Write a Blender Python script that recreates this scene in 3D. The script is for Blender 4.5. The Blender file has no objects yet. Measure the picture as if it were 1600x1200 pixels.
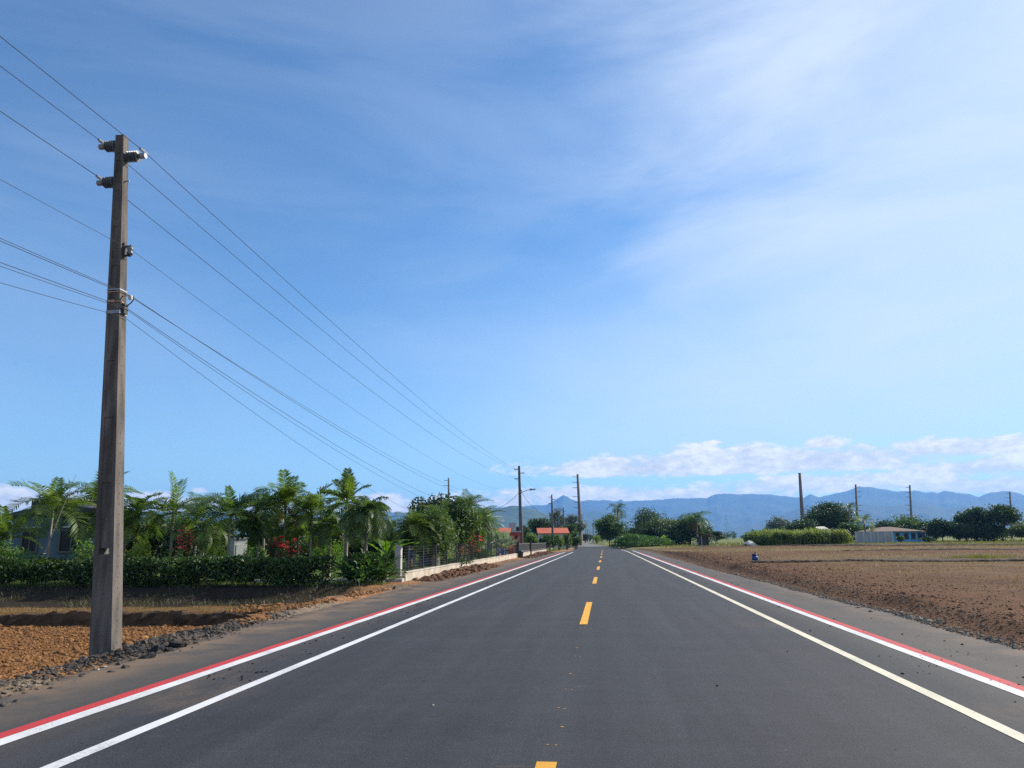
import bpy, math, random
import numpy as np
from mathutils import Vector, Matrix
R = math.radians
sc = bpy.context.scene
COL = sc.collection
rng = np.random.default_rng(7)

# ------------------------------------------------------------------ survey of the place (photo measurements -> metres)
F = 1180.0; RHO = R(.7); H = 1.5
def unroll(px, py):
    x, y = px - 800, py - 600
    return x*math.cos(RHO) - y*math.sin(RHO), x*math.sin(RHO) + y*math.cos(RHO)
_vx, _vy = unroll(945, 842)
TH = math.atan(_vy/F); S, C = math.sin(TH), math.cos(TH)
PSI = math.atan(_vx*C/F)
def G(px, py, z=0.):
    x, y = unroll(px, py); k = -y/F
    d = (z - H)*(C - k*S)/(S + k*C)
    return x/F*(d*C + (z - H)*S), d
def at(px, py, d):
    x, y = unroll(px, py); k = -y/F
    Z = d*(S + k*C)/(C - k*S)
    return x/F*(d*C + Z*S), Z + H
def azel(px, py):
    x, y = unroll(px, py)
    v = (x, F*C + y*S, F*S - y*C)
    return math.atan2(v[0], v[1]), math.atan2(v[2], math.hypot(v[0], v[1]))
def ST(s, t):            # along / across the road -> world
    return s*math.sin(PSI) + t*math.cos(PSI), s*math.cos(PSI) - t*math.sin(PSI)
def toST(X, Y):
    return X*math.sin(PSI) + Y*math.cos(PSI), X*math.cos(PSI) - Y*math.sin(PSI)

# ------------------------------------------------------------------ smooth value noise
_T = np.random.default_rng(3).random((256, 256))
def vnoise(x, y):
    x = np.asarray(x, float); y = np.asarray(y, float)
    xi = np.floor(x).astype(int); yi = np.floor(y).astype(int)
    fx = x - xi; fy = y - yi
    fx = fx*fx*(3 - 2*fx); fy = fy*fy*(3 - 2*fy)
    a = _T[xi & 255, yi & 255]; b = _T[(xi + 1) & 255, yi & 255]
    c = _T[xi & 255, (yi + 1) & 255]; d = _T[(xi + 1) & 255, (yi + 1) & 255]
    return (a*(1 - fx) + b*fx)*(1 - fy) + (c*(1 - fx) + d*fx)*fy
def fbm(x, y, o=4):
    v = 0; a = .5
    for i in range(o):
        v = v + a*vnoise(np.asarray(x)*2**i + 17.3*i, np.asarray(y)*2**i + 9.1*i); a *= .5
    return v
def sstep(a, b, x):
    t = np.clip((np.asarray(x, float) - a)/(b - a), 0, 1)
    return t*t*(3 - 2*t)

# ------------------------------------------------------------------ nodes
class NT:
    def __init__(self, nt): self.t = nt
    def n(self, typ, **kw):
        x = self.t.nodes.new(typ)
        for k, v in kw.items(): setattr(x, k, v)
        return x
    def link(self, a, b): self.t.links.new(a, b)
    def put(self, sock, v):
        if hasattr(v, 'is_output'): self.link(v, sock)
        else:
            if sock.type == 'RGBA' and len(v) == 3: v = (*v, 1)
            sock.default_value = v
    def m(self, op, a, b=None, c=None, clamp=False):
        x = self.n('ShaderNodeMath', operation=op); x.use_clamp = clamp
        for i, v in enumerate((a, b, c)):
            if v is not None: self.put(x.inputs[i], v)
        return x.outputs[0]
    def ss(self, x, a, b, lo=0., hi=1.):
        r = self.n('ShaderNodeMapRange', interpolation_type='SMOOTHSTEP')
        for i, v in enumerate((x, a, b, lo, hi)): self.put(r.inputs[i], v)
        return r.outputs[0]
    def mix(self, f, a, b, mode='MIX'):
        x = self.n('ShaderNodeMix', data_type='RGBA', blend_type=mode)
        self.put(x.inputs[0], f); self.put(x.inputs[6], a); self.put(x.inputs[7], b)
        return x.outputs[2]
    def noise(self, vec, scale, detail=4., rough=.55, dist=0.):
        x = self.n('ShaderNodeTexNoise')
        if vec is not None: self.link(vec, x.inputs['Vector'])
        x.inputs['Scale'].default_value = scale; x.inputs['Detail'].default_value = detail
        x.inputs['Roughness'].default_value = rough; x.inputs['Distortion'].default_value = dist
        return x.outputs[0]
    def vscale(self, vec, s, rot=(0, 0, 0)):
        x = self.n('ShaderNodeMapping'); self.link(vec, x.inputs[0])
        x.inputs['Scale'].default_value = s; x.inputs['Rotation'].default_value = rot
        return x.outputs[0]
    def bump(self, h, strength, dist=.02):
        x = self.n('ShaderNodeBump'); x.inputs['Strength'].default_value = strength
        x.inputs['Distance'].default_value = dist; self.link(h, x.inputs['Height'])
        return x.outputs[0]

def newmat(name):
    m = bpy.data.materials.new(name); m.use_nodes = True
    nt = NT(m.node_tree); b = m.node_tree.nodes['Principled BSDF']
    return m, nt, b
def mat(name, a, b=None, scale=6., rough=.8, bump=0., bscale=None, metal=0., spec=.3, detail=5., stretch=None):
    m, nt, p = newmat(name)
    tc = nt.n('ShaderNodeTexCoord').outputs['Object']
    if stretch: tc = nt.vscale(tc, stretch)
    if b is not None:
        f = nt.ss(nt.noise(tc, scale, detail), .3, .7)
        nt.link(nt.mix(f, a, b), p.inputs['Base Color'])
    else: p.inputs['Base Color'].default_value = (*a, 1)
    p.inputs['Roughness'].default_value = rough; p.inputs['Metallic'].default_value = metal
    p.inputs['Specular IOR Level'].default_value = spec
    if bump: nt.link(nt.bump(nt.noise(tc, bscale or scale*3, 6.), bump), p.inputs['Normal'])
    return m
def leafmat(name, dark, light, scale=1.2, trans=.35, rough=.5, spec=.35):
    m, nt, p = newmat(name)
    tc = nt.n('ShaderNodeTexCoord').outputs['Object']
    f1 = nt.ss(nt.noise(tc, scale, 3.), .32, .68)
    f2 = nt.noise(tc, scale*9, 2.)
    f = nt.m('ADD', nt.m('MULTIPLY', f1, .7), nt.m('MULTIPLY', f2, .35), clamp=True)
    c = nt.mix(f, dark, light)
    nt.link(c, p.inputs['Base Color']); p.inputs['Roughness'].default_value = rough
    p.inputs['Specular IOR Level'].default_value = spec
    tr = nt.n('ShaderNodeBsdfTranslucent')
    nt.link(nt.mix(.75, c, (1.6, 1.9, .5), 'MULTIPLY'), tr.inputs[0])
    mx = nt.n('ShaderNodeMixShader'); mx.inputs[0].default_value = trans
    nt.link(p.outputs[0], mx.inputs[1]); nt.link(tr.outputs[0], mx.inputs[2])
    nt.link(mx.outputs[0], m.node_tree.nodes['Material Output'].inputs[0])
    return m

# ------------------------------------------------------------------ mesh builder
class MB:
    def __init__(self): self.V = []; self.F = []; self.n = 0
    def add(self, V, F):
        V = np.asarray(V, float).reshape(-1, 3); F = np.asarray(F, int)
        self.V.append(V); self.F.append(F + self.n); self.n += len(V)
    def quads(self, Q):      # (n,4,3)
        Q = np.asarray(Q, float); n = len(Q)
        if n: self.add(Q.reshape(-1, 3), np.arange(4*n).reshape(n, 4))
    def tris(self, Q):
        Q = np.asarray(Q, float); n = len(Q)
        if n: self.add(Q.reshape(-1, 3), np.arange(3*n).reshape(n, 3))
    def box(self, c, s, rz=0., tilt=None):
        c = np.array(c, float); s = np.array(s, float)/2
        v = np.array([[x, y, z] for x in (-1, 1) for y in (-1, 1) for z in (-1, 1)])*s
        if tilt is not None: v = v @ np.array(tilt).T
        if rz:
            a, b = math.cos(rz), math.sin(rz)
            v = v @ np.array([[a, -b, 0], [b, a, 0], [0, 0, 1]]).T
        self.add(v + c, [[0, 1, 3, 2], [4, 6, 7, 5], [0, 4, 5, 1], [2, 3, 7, 6], [0, 2, 6, 4], [1, 5, 7, 3]])
    def tube(self, P, r, n=6, cap=True):
        P = np.asarray(P, float); k = len(P)
        r = np.broadcast_to(np.asarray(r, float), (k,))
        T = np.gradient(P, axis=0); T /= np.linalg.norm(T, axis=1)[:, None] + 1e-12
        ref = np.array([0, 0, 1.]) if abs(T[0, 2]) < .9 else np.array([0, 1., 0])
        A = np.cross(T, ref); A /= np.linalg.norm(A, axis=1)[:, None] + 1e-12
        B = np.cross(T, A)
        a = np.arange(n)*2*math.pi/n
        V = P[:, None] + r[:, None, None]*(A[:, None]*np.cos(a)[None, :, None] + B[:, None]*np.sin(a)[None, :, None])
        i = np.arange(k - 1)[:, None]*n; j = np.arange(n)[None]; j2 = (j + 1) % n
        Fq = np.stack([i + j, i + j2, i + n + j2, i + n + j], -1).reshape(-1, 4)
        base = self.n
        self.add(V.reshape(-1, 3), Fq)
        if cap:
            for row in (0, k - 1):
                c = self.n; self.V.append(P[row][None]); self.n += 1
                jj = np.arange(n)
                self.F.append(np.stack([np.full(n, c), base + row*n + jj, base + row*n + (jj + 1) % n], -1))
    def lathe(self, prof, n=16, c=(0, 0, 0)):
        prof = np.array(prof, float); k = len(prof)
        a = np.arange(n)*2*math.pi/n
        V = np.stack([prof[:, 0, None]*np.cos(a), prof[:, 0, None]*np.sin(a), np.broadcast_to(prof[:, 1, None], (k, n))], -1) + np.array(c)
        i = np.arange(k - 1)[:, None]*n; j = np.arange(n)[None]; j2 = (j + 1) % n
        self.add(V.reshape(-1, 3), np.stack([i + j, i + j2, i + n + j2, i + n + j], -1).reshape(-1, 4))
    def grid(self, V):      # (a,b,3)
        a, b = V.shape[:2]
        i = np.arange(a - 1)[:, None]*b; j = np.arange(b - 1)[None]
        self.add(V.reshape(-1, 3), np.stack([i + j, i + j + 1, i + b + j + 1, i + b + j], -1).reshape(-1, 4))
    def xf(self, M):
        M = np.array(M)
        self.V = [v @ M[:3, :3].T + M[:3, 3] for v in self.V]
    def build(self, name, m, parent=None, smooth=False, loc=None):
        V = np.concatenate(self.V); me = bpy.data.meshes.new(name)
        if loc is not None: V = V - np.array(loc)
        me.vertices.add(len(V)); me.vertices.foreach_set('co', V.astype(np.float32).ravel())
        lt = np.concatenate([np.full(len(f), f.shape[1]) for f in self.F])
        lv = np.concatenate([f.ravel() for f in self.F])
        me.loops.add(len(lv)); me.loops.foreach_set('vertex_index', lv.astype(np.int32))
        me.polygons.add(len(lt)); me.polygons.foreach_set('loop_start', np.concatenate([[0], np.cumsum(lt)[:-1]]).astype(np.int32))
        me.update(calc_edges=True); me.validate()
        me.polygons.foreach_set('use_smooth', np.full(len(me.polygons), bool(smooth)))
        if m is not None: me.materials.append(m)
        o = bpy.data.objects.new(name, me); COL.objects.link(o)
        if parent is not None: o.parent = parent
        if loc is not None: o.location = loc
        return o
def tag(o, label=None, cat=None, group=None, kind=None):
    if label: o['label'] = label
    if cat: o['category'] = cat
    if group: o['group'] = group
    if kind: o['kind'] = kind
    return o
def empty(name, loc, rz=0., label=None, cat=None, group=None):
    o = bpy.data.objects.new(name, None); COL.objects.link(o)
    o.location = loc; o.rotation_euler = (0, 0, rz); o.empty_display_size = .2
    return tag(o, label, cat, group)
def nrm(v): return v/(np.linalg.norm(v, axis=-1, keepdims=True) + 1e-9)

# ------------------------------------------------------------------ materials
M = {}
M['concrete'] = mat('pole_concrete', (.165, .143, .122), (.072, .063, .055), 3.2, .95, .6, 40, stretch=(2.2, 2.2, .35))
M['conc_dark'] = mat('old_concrete', (.16, .145, .13), (.10, .095, .09), 1.5, .9)
M['post'] = mat('post_concrete', (.46, .44, .41), (.36, .34, .32), 4, .9, .4, 30)
M['wallpaint'] = mat('limewash', (.52, .46, .37), (.36, .30, .23), 1.6, .9, .3, 12)
M['porcelain'] = mat('insulator_polymer', (.13, .14, .15), None, rough=.35, spec=.5)
M['steel'] = mat('galvanised_steel', (.35, .35, .35), (.2, .2, .2), 20, .5, metal=.7)
M['dark_steel'] = mat('dark_metal', (.03, .032, .035), (.05, .05, .05), 8, .5)
M['rust_tape'] = mat('rusty_band', (.42, .22, .12), (.5, .35, .25), 20, .7)
M['pale_band'] = mat('aluminium_band', (.30, .31, .34), None, rough=.5, metal=.3)
M['wire'] = mat('cable_sheath', (.02, .022, .026), None, rough=.6)
M['bark'] = mat('bark', (.12, .09, .065), (.06, .048, .036), 4, .95, .6, 14, stretch=(1, 1, .25))
M['palm_trunk'] = mat('palm_trunk', (.30, .25, .19), (.17, .145, .11), 3, .9, .5, 10, stretch=(.5, .5, 4))
M['green_shaft'] = mat('green_crownshaft', (.16, .20, .06), (.09, .13, .04), 4, .6)
M['palm'] = leafmat('palm_leaf', (.046, .088, .022), (.17, .22, .05), 1.6, .42)
M['palm_y'] = leafmat('palm_leaf_yellow_green', (.07, .12, .025), (.17, .21, .05), 1.0, .4)
M['palm_d'] = leafmat('palm_leaf_dark', (.030, .064, .020), (.11, .165, .040), 1.6, .36)
M['broad'] = leafmat('broad_leaf', (.030, .062, .018), (.105, .155, .036), .35, .3)
M['broad_d'] = leafmat('broad_leaf_dark', (.020, .043, .017), (.062, .10, .030), .35, .25)
M['broad_y'] = leafmat('broad_leaf_olive', (.05, .07, .022), (.16, .17, .05), .35, .3)
M['hedge'] = leafmat('hedge_leaf', (.016, .038, .011), (.065, .115, .024), 1.4, .28)
M['lime'] = leafmat('lime_leaf', (.12, .17, .02), (.24, .30, .04), .8, .35)
M['banana'] = leafmat('banana_leaf', (.06, .13, .02), (.15, .24, .04), 2., .45)
M['silver'] = leafmat('silver_leaf', (.22, .27, .24), (.38, .42, .36), 1., .2)
M['cane'] = leafmat('cane_leaf', (.09, .13, .025), (.26, .28, .07), .4, .4)
M['crop'] = leafmat('crop_leaf', (.022, .06, .018), (.075, .14, .035), .6, .35)
M['red'] = leafmat('red_bract', (.34, .015, .025), (.58, .05, .07), 3., .3)
M['pink'] = leafmat('pink_bract', (.5, .06, .1), (.7, .22, .26), 3., .3)
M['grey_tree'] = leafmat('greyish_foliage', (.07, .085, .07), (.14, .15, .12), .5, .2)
M['grass'] = leafmat('lawn_blade', (.07, .11, .02), (.18, .22, .05), .6, .3)
M['straw'] = leafmat('dry_stubble', (.11, .068, .028), (.21, .135, .06), 1., .25)
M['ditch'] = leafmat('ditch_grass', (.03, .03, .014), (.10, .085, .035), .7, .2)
M['dry_grass'] = leafmat('dry_grass', (.12, .12, .035), (.24, .20, .07), .5, .25)
M['earth_dark'] = mat('cut_earth', (.085, .05, .028), (.04, .025, .016), 2.5, 1., .8, 9)
M['roof_red'] = mat('clay_tile_red', (.50, .115, .05), (.38, .09, .045), 2.5, .8, .4, 14)
M['roof_brown'] = mat('clay_tile_brown', (.19, .12, .088), (.13, .088, .066), 1.5, .85, .4, 14)
M['roof_dark'] = mat('dark_roof_sheet', (.035, .036, .042), (.055, .055, .06), 2, .7)
M['roof_cream'] = mat('cream_barge', (.6, .56, .46), (.5, .47, .4), 2, .8)
M['wall_pale'] = mat('pale_blue_plaster', (.10, .135, .165), (.075, .105, .135), 1., .9)
M['wall_blue'] = mat('blue_plaster', (.12, .36, .58), (.10, .30, .50), .8, .9)
M['wall_blue2'] = mat('deep_blue_plaster', (.03, .08, .2), (.03, .07, .16), .8, .9)
M['wall_pink'] = mat('pink_plaster', (.40, .095, .085), (.33, .08, .07), 1., .9)
M['wall_white'] = mat('white_plaster', (.62, .62, .6), (.5, .5, .49), 1., .9)
M['wall_grey'] = mat('grey_block_wall', (.36, .36, .37), (.26, .26, .27), .7, .95, .3, 6)
M['wood'] = mat('weathered_boards', (.10, .085, .075), (.05, .045, .042), 2., .9, .4, 10, stretch=(4, 4, .5))
M['glass'] = mat('window_glass', (.008, .010, .014), None, rough=.25, spec=.2)
M['frame'] = mat('window_frame', (.10, .09, .08), None, rough=.6)
M['bluep'] = mat('blue_plastic', (.012, .075, .24), (.01, .055, .18), 3, .4, spec=.5)
M['navyp'] = mat('navy_plastic', (.012, .02, .10), None, rough=.4, spec=.5)
M['redp'] = mat('dark_red_plastic', (.22, .015, .03), None, rough=.5)
M['palep'] = mat('pale_plastic', (.55, .5, .42), None, rough=.5)
M['rock'] = mat('grey_rock', (.11, .105, .10), (.05, .05, .052), 5, .9, .6, 20)
M['rock_dark'] = mat('dark_rubble', (.105, .085, .066), (.032, .029, .028), 1.6, .95, .6, 20)
M['rock_pale'] = mat('pale_rock', (.34, .28, .21), (.22, .18, .14), 6, .9, .6, 20)
M['asphalt_lump'] = mat('asphalt_lump', (.035, .034, .034), (.02, .02, .02), 8, .9, .6, 30)
M['clod_o'] = mat('orange_clod', (.27, .128, .044), (.15, .07, .026), 3, .95, .6, 30)
M['clod_r'] = mat('red_clod', (.185, .09, .046), (.10, .052, .03), 3, .95, .6, 30)
M['gravel'] = mat('roadside_gravel', (.25, .20, .145), (.12, .098, .078), 12, .95)
M['sand'] = mat('pale_sand', (.62, .58, .5), (.5, .47, .4), 1.5, .95)

# ------------------------------------------------------------------ terrain
LB = [(-80, -.5), (18.6, -.5), (18.75, -.19), (20.0, -.17), (20.9, -.36), (24.0, -.33), (25.2, .02), (27, .06), (200, .06)]
def edgeL(s): return -6.15 - .45*sstep(7, 12, s) + .22*(fbm(s*.55, 3.3, 3) - .45)*2*.7 + 2.4*sstep(88, 104, s)
def drift(s): return -9.5*sstep(85, 300, s)
def edgeR(s): return 5.45 - .4*sstep(15, 42, s) - 1.4*sstep(90, 125, s) + .16*(fbm(s*.6, 8.1, 3) - .45)*2
def height(X, Y):
    s, t = toST(X, Y); t = t - drift(s)
    base = np.interp(s, [a for a, _ in LB], [b for _, b in LB])
    base = base + .10*sstep(-9.5, -7.2, t)*sstep(9, 14, s)*(s < 24) + .05*(fbm(X*.8, Y*.8) - .45)*(s < 24.5) + .14*(fbm(X*.35+5, Y*.35) - .45)*sstep(18.8, 19.3, s)*sstep(25.5, 23.5, s)
    base = base + .16*(fbm(X*.05, Y*.05) - .45)*sstep(40, 90, s)
    eL = edgeL(s)
    bermL = .16*np.exp(-((t - eL + .5)/.32)**2)*sstep(5, 8, s)*sstep(25, 21, s)*(.35 + 1.3*fbm(X*1.1, Y*1.1 + 40, 3))
    k = sstep(eL - .15, eL - 1.15, t)
    hl = base*k + bermL
    eR = edgeR(s)
    near = sstep(70, 30, s)
    kr = sstep(eR + .12, eR + .95, t)
    fl = .16 + .03*(fbm(X*.9, Y*.9) - .45)
    bermR = (.13*np.exp(-((t - eR - 1.0)/.5)**2)*near*np.clip(3.2*(fbm(s*.33, 20., 3) - .38), 0, 1.2) + .05*np.exp(-((t - eR - .8)/.5)**2))*(.3 + 1.4*fbm(s*1.1, t*.9 + 20, 3))
    rid = 0
    for d0, w, a in ((40.5, 1., .10), (66, 1.2, .10), (103, 1.8, .12)):
        rid = rid + a*np.exp(-((Y - d0 - .5*(fbm(X*.08, d0, 2) - .4)*2)/w)**2)*(.6 + .8*fbm(X*.5, d0*3.1, 3))*sstep(eR + 4.5, eR + 8, t)
    hr = fl*kr + bermR*kr + rid
    z = np.where(t < 0, hl, hr)
    inside = (t > eL + .02) & (t < eR - .02)
    z = np.where(inside, -.012, z - .004)
    # beyond the end of the new asphalt the verge closes in on the old road
    return z
def hz(X, Y): return float(height(np.array([X]), np.array([Y]))[0])

def spaced(a, b, s0, g):
    out = [a]; st = s0
    while out[-1] < b: out.append(out[-1] + st); st *= g
    return out
sg = sorted(set([-1200, -600, -300, -150, -80, -50, -30, -20, -12, -8, -5, -2, 0] + list(np.arange(1, 34, .22)) + spaced(34, 9600, .3, 1.035)))
tg = sorted(set(list(np.arange(-9.2, -5.4, .1)) + list(np.arange(4.4, 9, .1)) + list(np.arange(-5.4, 4.4, 1.2)) + spaced(9, 9800, .16, 1.06) + [-x for x in spaced(9.2, 9800, .16, 1.06)]))
Sg, Tg = np.meshgrid(np.array(sg), np.array(tg), indexing='ij')
Xg, Yg = ST(Sg, Tg)
Zg = height(Xg, Yg)
mb = MB(); mb.grid(np.stack([Xg, Yg, Zg], -1)[:, ::-1])
# soil zones
def zones(X, Y):
    s, t = toST(X, Y)
    n = fbm(X*.6, Y*.6); n2 = fbm(X*.12 + 4, Y*.12); n3 = fbm(X*.03, Y*.03 + 9, 3)
    def mixc(c, d, k): return c + (np.array(d) - c)*np.asarray(k)[..., None]
    c = np.zeros(X.shape + (3,)) + np.array([.24, .112, .038])                      # tilled orange soil
    c = mixc(c, (.20, .115, .045), sstep(18.5, 18.9, s))                         # dry grass lip
    c = mixc(c, (.034, .026, .018), sstep(20.2, 20.9, s + .6*(n - .45)))           # ditch soil, shade of bank and hedge painted into its colour
    c = mixc(c, (.085, .12, .03), sstep(26.0, 26.5, s))                            # lawn
    c = mixc(c, (.30, .15, .07), sstep(-8.6, -7.6, t + 1.2*(n - .45))*sstep(10, 14, s))   # roadside dirt
    c = mixc(c, (.22, .17, .12), sstep(.5, .62, n)*sstep(-7.6, -7., t))           # grey gravel patches
    far = np.zeros(X.shape + (3,)) + np.array([.12, .13, .045])
    c = mixc(c, far, sstep(120, 170, s))
    r = np.zeros(X.shape + (3,)) + np.array([.145, .078, .040])                     # field
    r = mixc(r, (.165, .105, .048), np.clip(2.4*(n2 - .38), 0, 1))
    r = mixc(r, (.12, .062, .034), sstep(.5, .75, n))
    fl = sstep(36, 48, Y)*sstep(59, 52, Y)
    r = mixc(r, (.17, .115, .055), .7*fl)
    r = mixc(r, (.19, .14, .055), .75*sstep(70, 80, Y)*sstep(96, 88, Y))
    r = mixc(r, (.14, .07, .036), sstep(11.5, 7.6, t + 4*(n - .45))*sstep(90, 50, s))    # red bank
    r = mixc(r, (.17, .15, .05), sstep(104, 112, Y))
    r = mixc(r, (.13, .15, .045), sstep(120, 200, s))
    r = mixc(r, (.20, .20, .06), sstep(.45, .6, n3)*sstep(100, 140, s))
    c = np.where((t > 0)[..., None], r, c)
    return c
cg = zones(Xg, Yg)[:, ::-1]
m, nt, p = newmat('earth')
vc = nt.n('ShaderNodeVertexColor'); vc.layer_name = 'soil'
tc = nt.n('ShaderNodeTexCoord').outputs['Object']
f1 = nt.noise(tc, 9., 6., .65); f2 = nt.noise(tc, .9, 4.); f3 = nt.noise(nt.vscale(tc, (1, 5, 1)), 2.2, 5.)
k = nt.m('ADD', nt.m('MULTIPLY', f1, 1.3), nt.m('ADD', nt.m('MULTIPLY', f2, .5), nt.m('MULTIPLY', f3, .5)))
k = nt.ss(k, .75, 1.55, .55, 1.4)
cc = nt.n('ShaderNodeCombineColor'); [nt.link(k, cc.inputs[i]) for i in range(3)]
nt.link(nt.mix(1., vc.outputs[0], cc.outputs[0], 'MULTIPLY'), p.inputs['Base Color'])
p.inputs['Roughness'].default_value = 1.; p.inputs['Specular IOR Level'].default_value = .1
nt.link(nt.bump(nt.m('ADD', f1, nt.noise(tc, 30., 4.)), .9, .05), p.inputs['Normal'])
g = mb.build('ground', m, smooth=True); tag(g, kind='structure')
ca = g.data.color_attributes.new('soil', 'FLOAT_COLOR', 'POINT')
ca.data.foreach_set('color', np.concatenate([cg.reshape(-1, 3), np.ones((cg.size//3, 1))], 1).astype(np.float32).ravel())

# ------------------------------------------------------------------ road
def center(s):    # lateral drift of the far, old road
    return -.45 + .1*np.clip(s/60, 0, 1) - 8.5*sstep(95, 330, s)
ss = np.array(spaced(-40, 112, .5, 1.0))
def ribbon(ss, tl, tr, z, name, m, nt_=2):
    tl = np.broadcast_to(tl, ss.shape); tr = np.broadcast_to(tr, ss.shape)
    w = np.linspace(0, 1, nt_)[None]
    if nt_ == 2 and z < .01:
        tl = tl + .012*(fbm(ss*1.9, tl*7., 3) - .45); tr = tr + .012*(fbm(ss*1.9, tr*7. + 3, 3) - .45)
    T = tl[:, None] + (tr - tl)[:, None]*w
    X, Y = ST(ss[:, None] + 0*T, T)
    b = MB(); b.grid(np.stack([X, Y, np.zeros_like(X) + z], -1)[:, ::-1])
    o = b.build(name, m); return o
m, nt, p = newmat('asphalt')
tc0 = nt.n('ShaderNodeTexCoord').outputs['Object']
rt = nt.n('ShaderNodeMapping'); nt.link(tc0, rt.inputs[0]); rt.inputs['Rotation'].default_value = (0, 0, PSI)
tc = rt.outputs[0]          # x = across, y = along
sep = nt.n('ShaderNodeSeparateXYZ'); nt.link(tc, sep.inputs[0])
grain = nt.noise(tc0, 85., 7., .85); mid = nt.noise(tc0, 22., 5., .7)
streak = nt.noise(nt.vscale(tc, (2.2, .10, 1)), 1., 5., .6)
cross = nt.noise(nt.vscale(tc, (.10, 1.3, 1)), 1., 4., .6)
blot = nt.noise(tc0, 5., 4., .6)
v = nt.m('ADD', nt.m('ADD', nt.m('MULTIPLY', nt.ss(grain, .38, .62), 1.0), nt.m('MULTIPLY', blot, .35)), nt.m('ADD', nt.m('MULTIPLY', streak, .8), nt.m('ADD', nt.m('MULTIPLY', cross, .35), nt.m('MULTIPLY', mid, .6))))
base = nt.mix(nt.ss(v, 1.0, 2.3), (.009, .0105, .0135), (.056, .058, .063))
ax = nt.m('ABSOLUTE', nt.m('ADD', sep.outputs[0], .45))
shoulder = nt.ss(ax, 3.5, 4.6)
base = nt.mix(nt.m('MULTIPLY', shoulder, .8), base, nt.mix(mid, (.044, .040, .035), (.105, .088, .070)))
dust = nt.noise(nt.vscale(tc, (.55, .22, 1)), 1., 6., .65)
dm = nt.m('MULTIPLY', nt.ss(dust, .55, .75), nt.ss(ax, 2.2, 4.6, .10, .85))
dm2 = nt.m('MULTIPLY', nt.ss(nt.noise(nt.vscale(tc, (.5, 2.6, 1)), 1.1, 6., .7), .63, .75), .35)
edge = nt.m('MULTIPLY', nt.ss(ax, 4.5, 6.0), nt.ss(nt.noise(tc0, 1.1, 6., .65), .36, .60))
base = nt.mix(nt.m('MULTIPLY', nt.m('ADD', dm, dm2, clamp=True), nt.ss(mid, .3, .6, .4, 1.)), base, (.17, .115, .068))
base = nt.mix(nt.m('MULTIPLY', edge, nt.ss(sep.outputs[0], -1., 1., .95, .55)), base, (.19, .125, .075))
spot = nt.ss(nt.noise(tc0, 38., 1., .5), .735, .76)
base = nt.mix(nt.m('MULTIPLY', spot, .5), base, (.16, .15, .14))
wt = nt.m('SINE', nt.m('MULTIPLY', nt.m('ADD', sep.outputs[0], .45), 3.9))
base = nt.mix(nt.ss(wt, .2, 1., 0., .22), base, (.022, .022, .024))
spk = nt.ss(nt.noise(tc0, 75., 2., .6), .60, .72)
scf = nt.ss(nt.noise(nt.vscale(tc, (1.2, 9., 1)), 1., 4., .6), .66, .74)
base = nt.mix(nt.m('MULTIPLY', scf, .30), base, (.12, .105, .09))
base = nt.mix(nt.m('MULTIPLY', spk, .55), base, (.13, .13, .13))
nt.link(base, p.inputs['Base Color']); p.inputs['Roughness'].default_value = .82
p.inputs['Specular IOR Level'].default_value = .28
nt.link(nt.bump(nt.m('ADD', grain, nt.m('MULTIPLY', mid, .4)), .55, .006), p.inputs['Normal'])
M['asphalt'] = m
s_a = np.array(list(np.arange(-40, 60, .3)) + list(np.arange(60, 150, 1.)))
tag(ribbon(s_a, edgeL(s_a) + drift(s_a), edgeR(s_a) + drift(s_a), 0., 'road', M['asphalt'], 14), kind='structure')
M['old_road'] = mat('old_grey_road', (.16, .155, .15), (.11, .108, .105), .5, .95)
s_b = np.arange(147, 520, 4.)
tag(ribbon(s_b, edgeL(s_b) + drift(s_b) + .3, edgeR(s_b) + drift(s_b) - .3, .012, 'old_road', M['old_road']), kind='structure')
def paint(name, col, wear=.86, low=None):
    m, nt, p = newmat(name)
    tc = nt.n('ShaderNodeTexCoord').outputs['Object']
    n1 = nt.noise(tc, 45., 5., .7); n2 = nt.noise(tc, 1.4, 4.)
    f = nt.m('MULTIPLY', nt.ss(nt.m('ADD', n1, nt.m('MULTIPLY', n2, .35)), wear, wear + .12), .75)
    c = nt.mix(nt.ss(n2, .3, .75), col, low or tuple(x*.82 for x in col))
    nt.link(nt.mix(f, c, (.10, .09, .085)), p.inputs['Base Color'])
    p.inputs['Roughness'].default_value = .7
    nt.link(nt.bump(nt.noise(tc, 120., 2.), .3, .004), p.inputs['Normal'])
    return m
M['pw'] = paint('white_paint', (.66, .65, .63), .75); M['pc'] = paint('cream_paint', (.66, .60, .44), .76)
M['pr'] = paint('red_paint', (.50, .026, .024), .76); M['py'] = paint('yellow_paint', (.74, .35, .012), .80)
sl = np.arange(-30, 92.5, .25); sr = np.arange(-30, 108, .25); dl_ = drift(sl); dr_ = drift(sr)
def mark(o, label): tag(o, label, kind='structure'); return o
mark(ribbon(sl, -3.92 + .0008*sl + dl_, -3.79 + .0008*sl + dl_, .004, 'white_edge_line', M['pw']), 'left white edge line')
mark(ribbon(sl, -4.82, -4.66, .004, 'white_shoulder_line', M['pw']), 'left white shoulder line')
mark(ribbon(sl[:-28], -4.97, -4.823, .0042, 'red_shoulder_line', M['pr']), 'left red shoulder line')
mark(ribbon(sr, 3.02 - .005*sr + dr_, 3.15 - .005*sr + dr_, .004, 'cream_edge_line', M['pc']), 'cream edge line')
mark(ribbon(sr[:-32], 3.87 - .005*sr[:-32], 4.02 - .005*sr[:-32], .004, 'white_shoulder_line', M['pw']), 'right white shoulder line')
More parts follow.
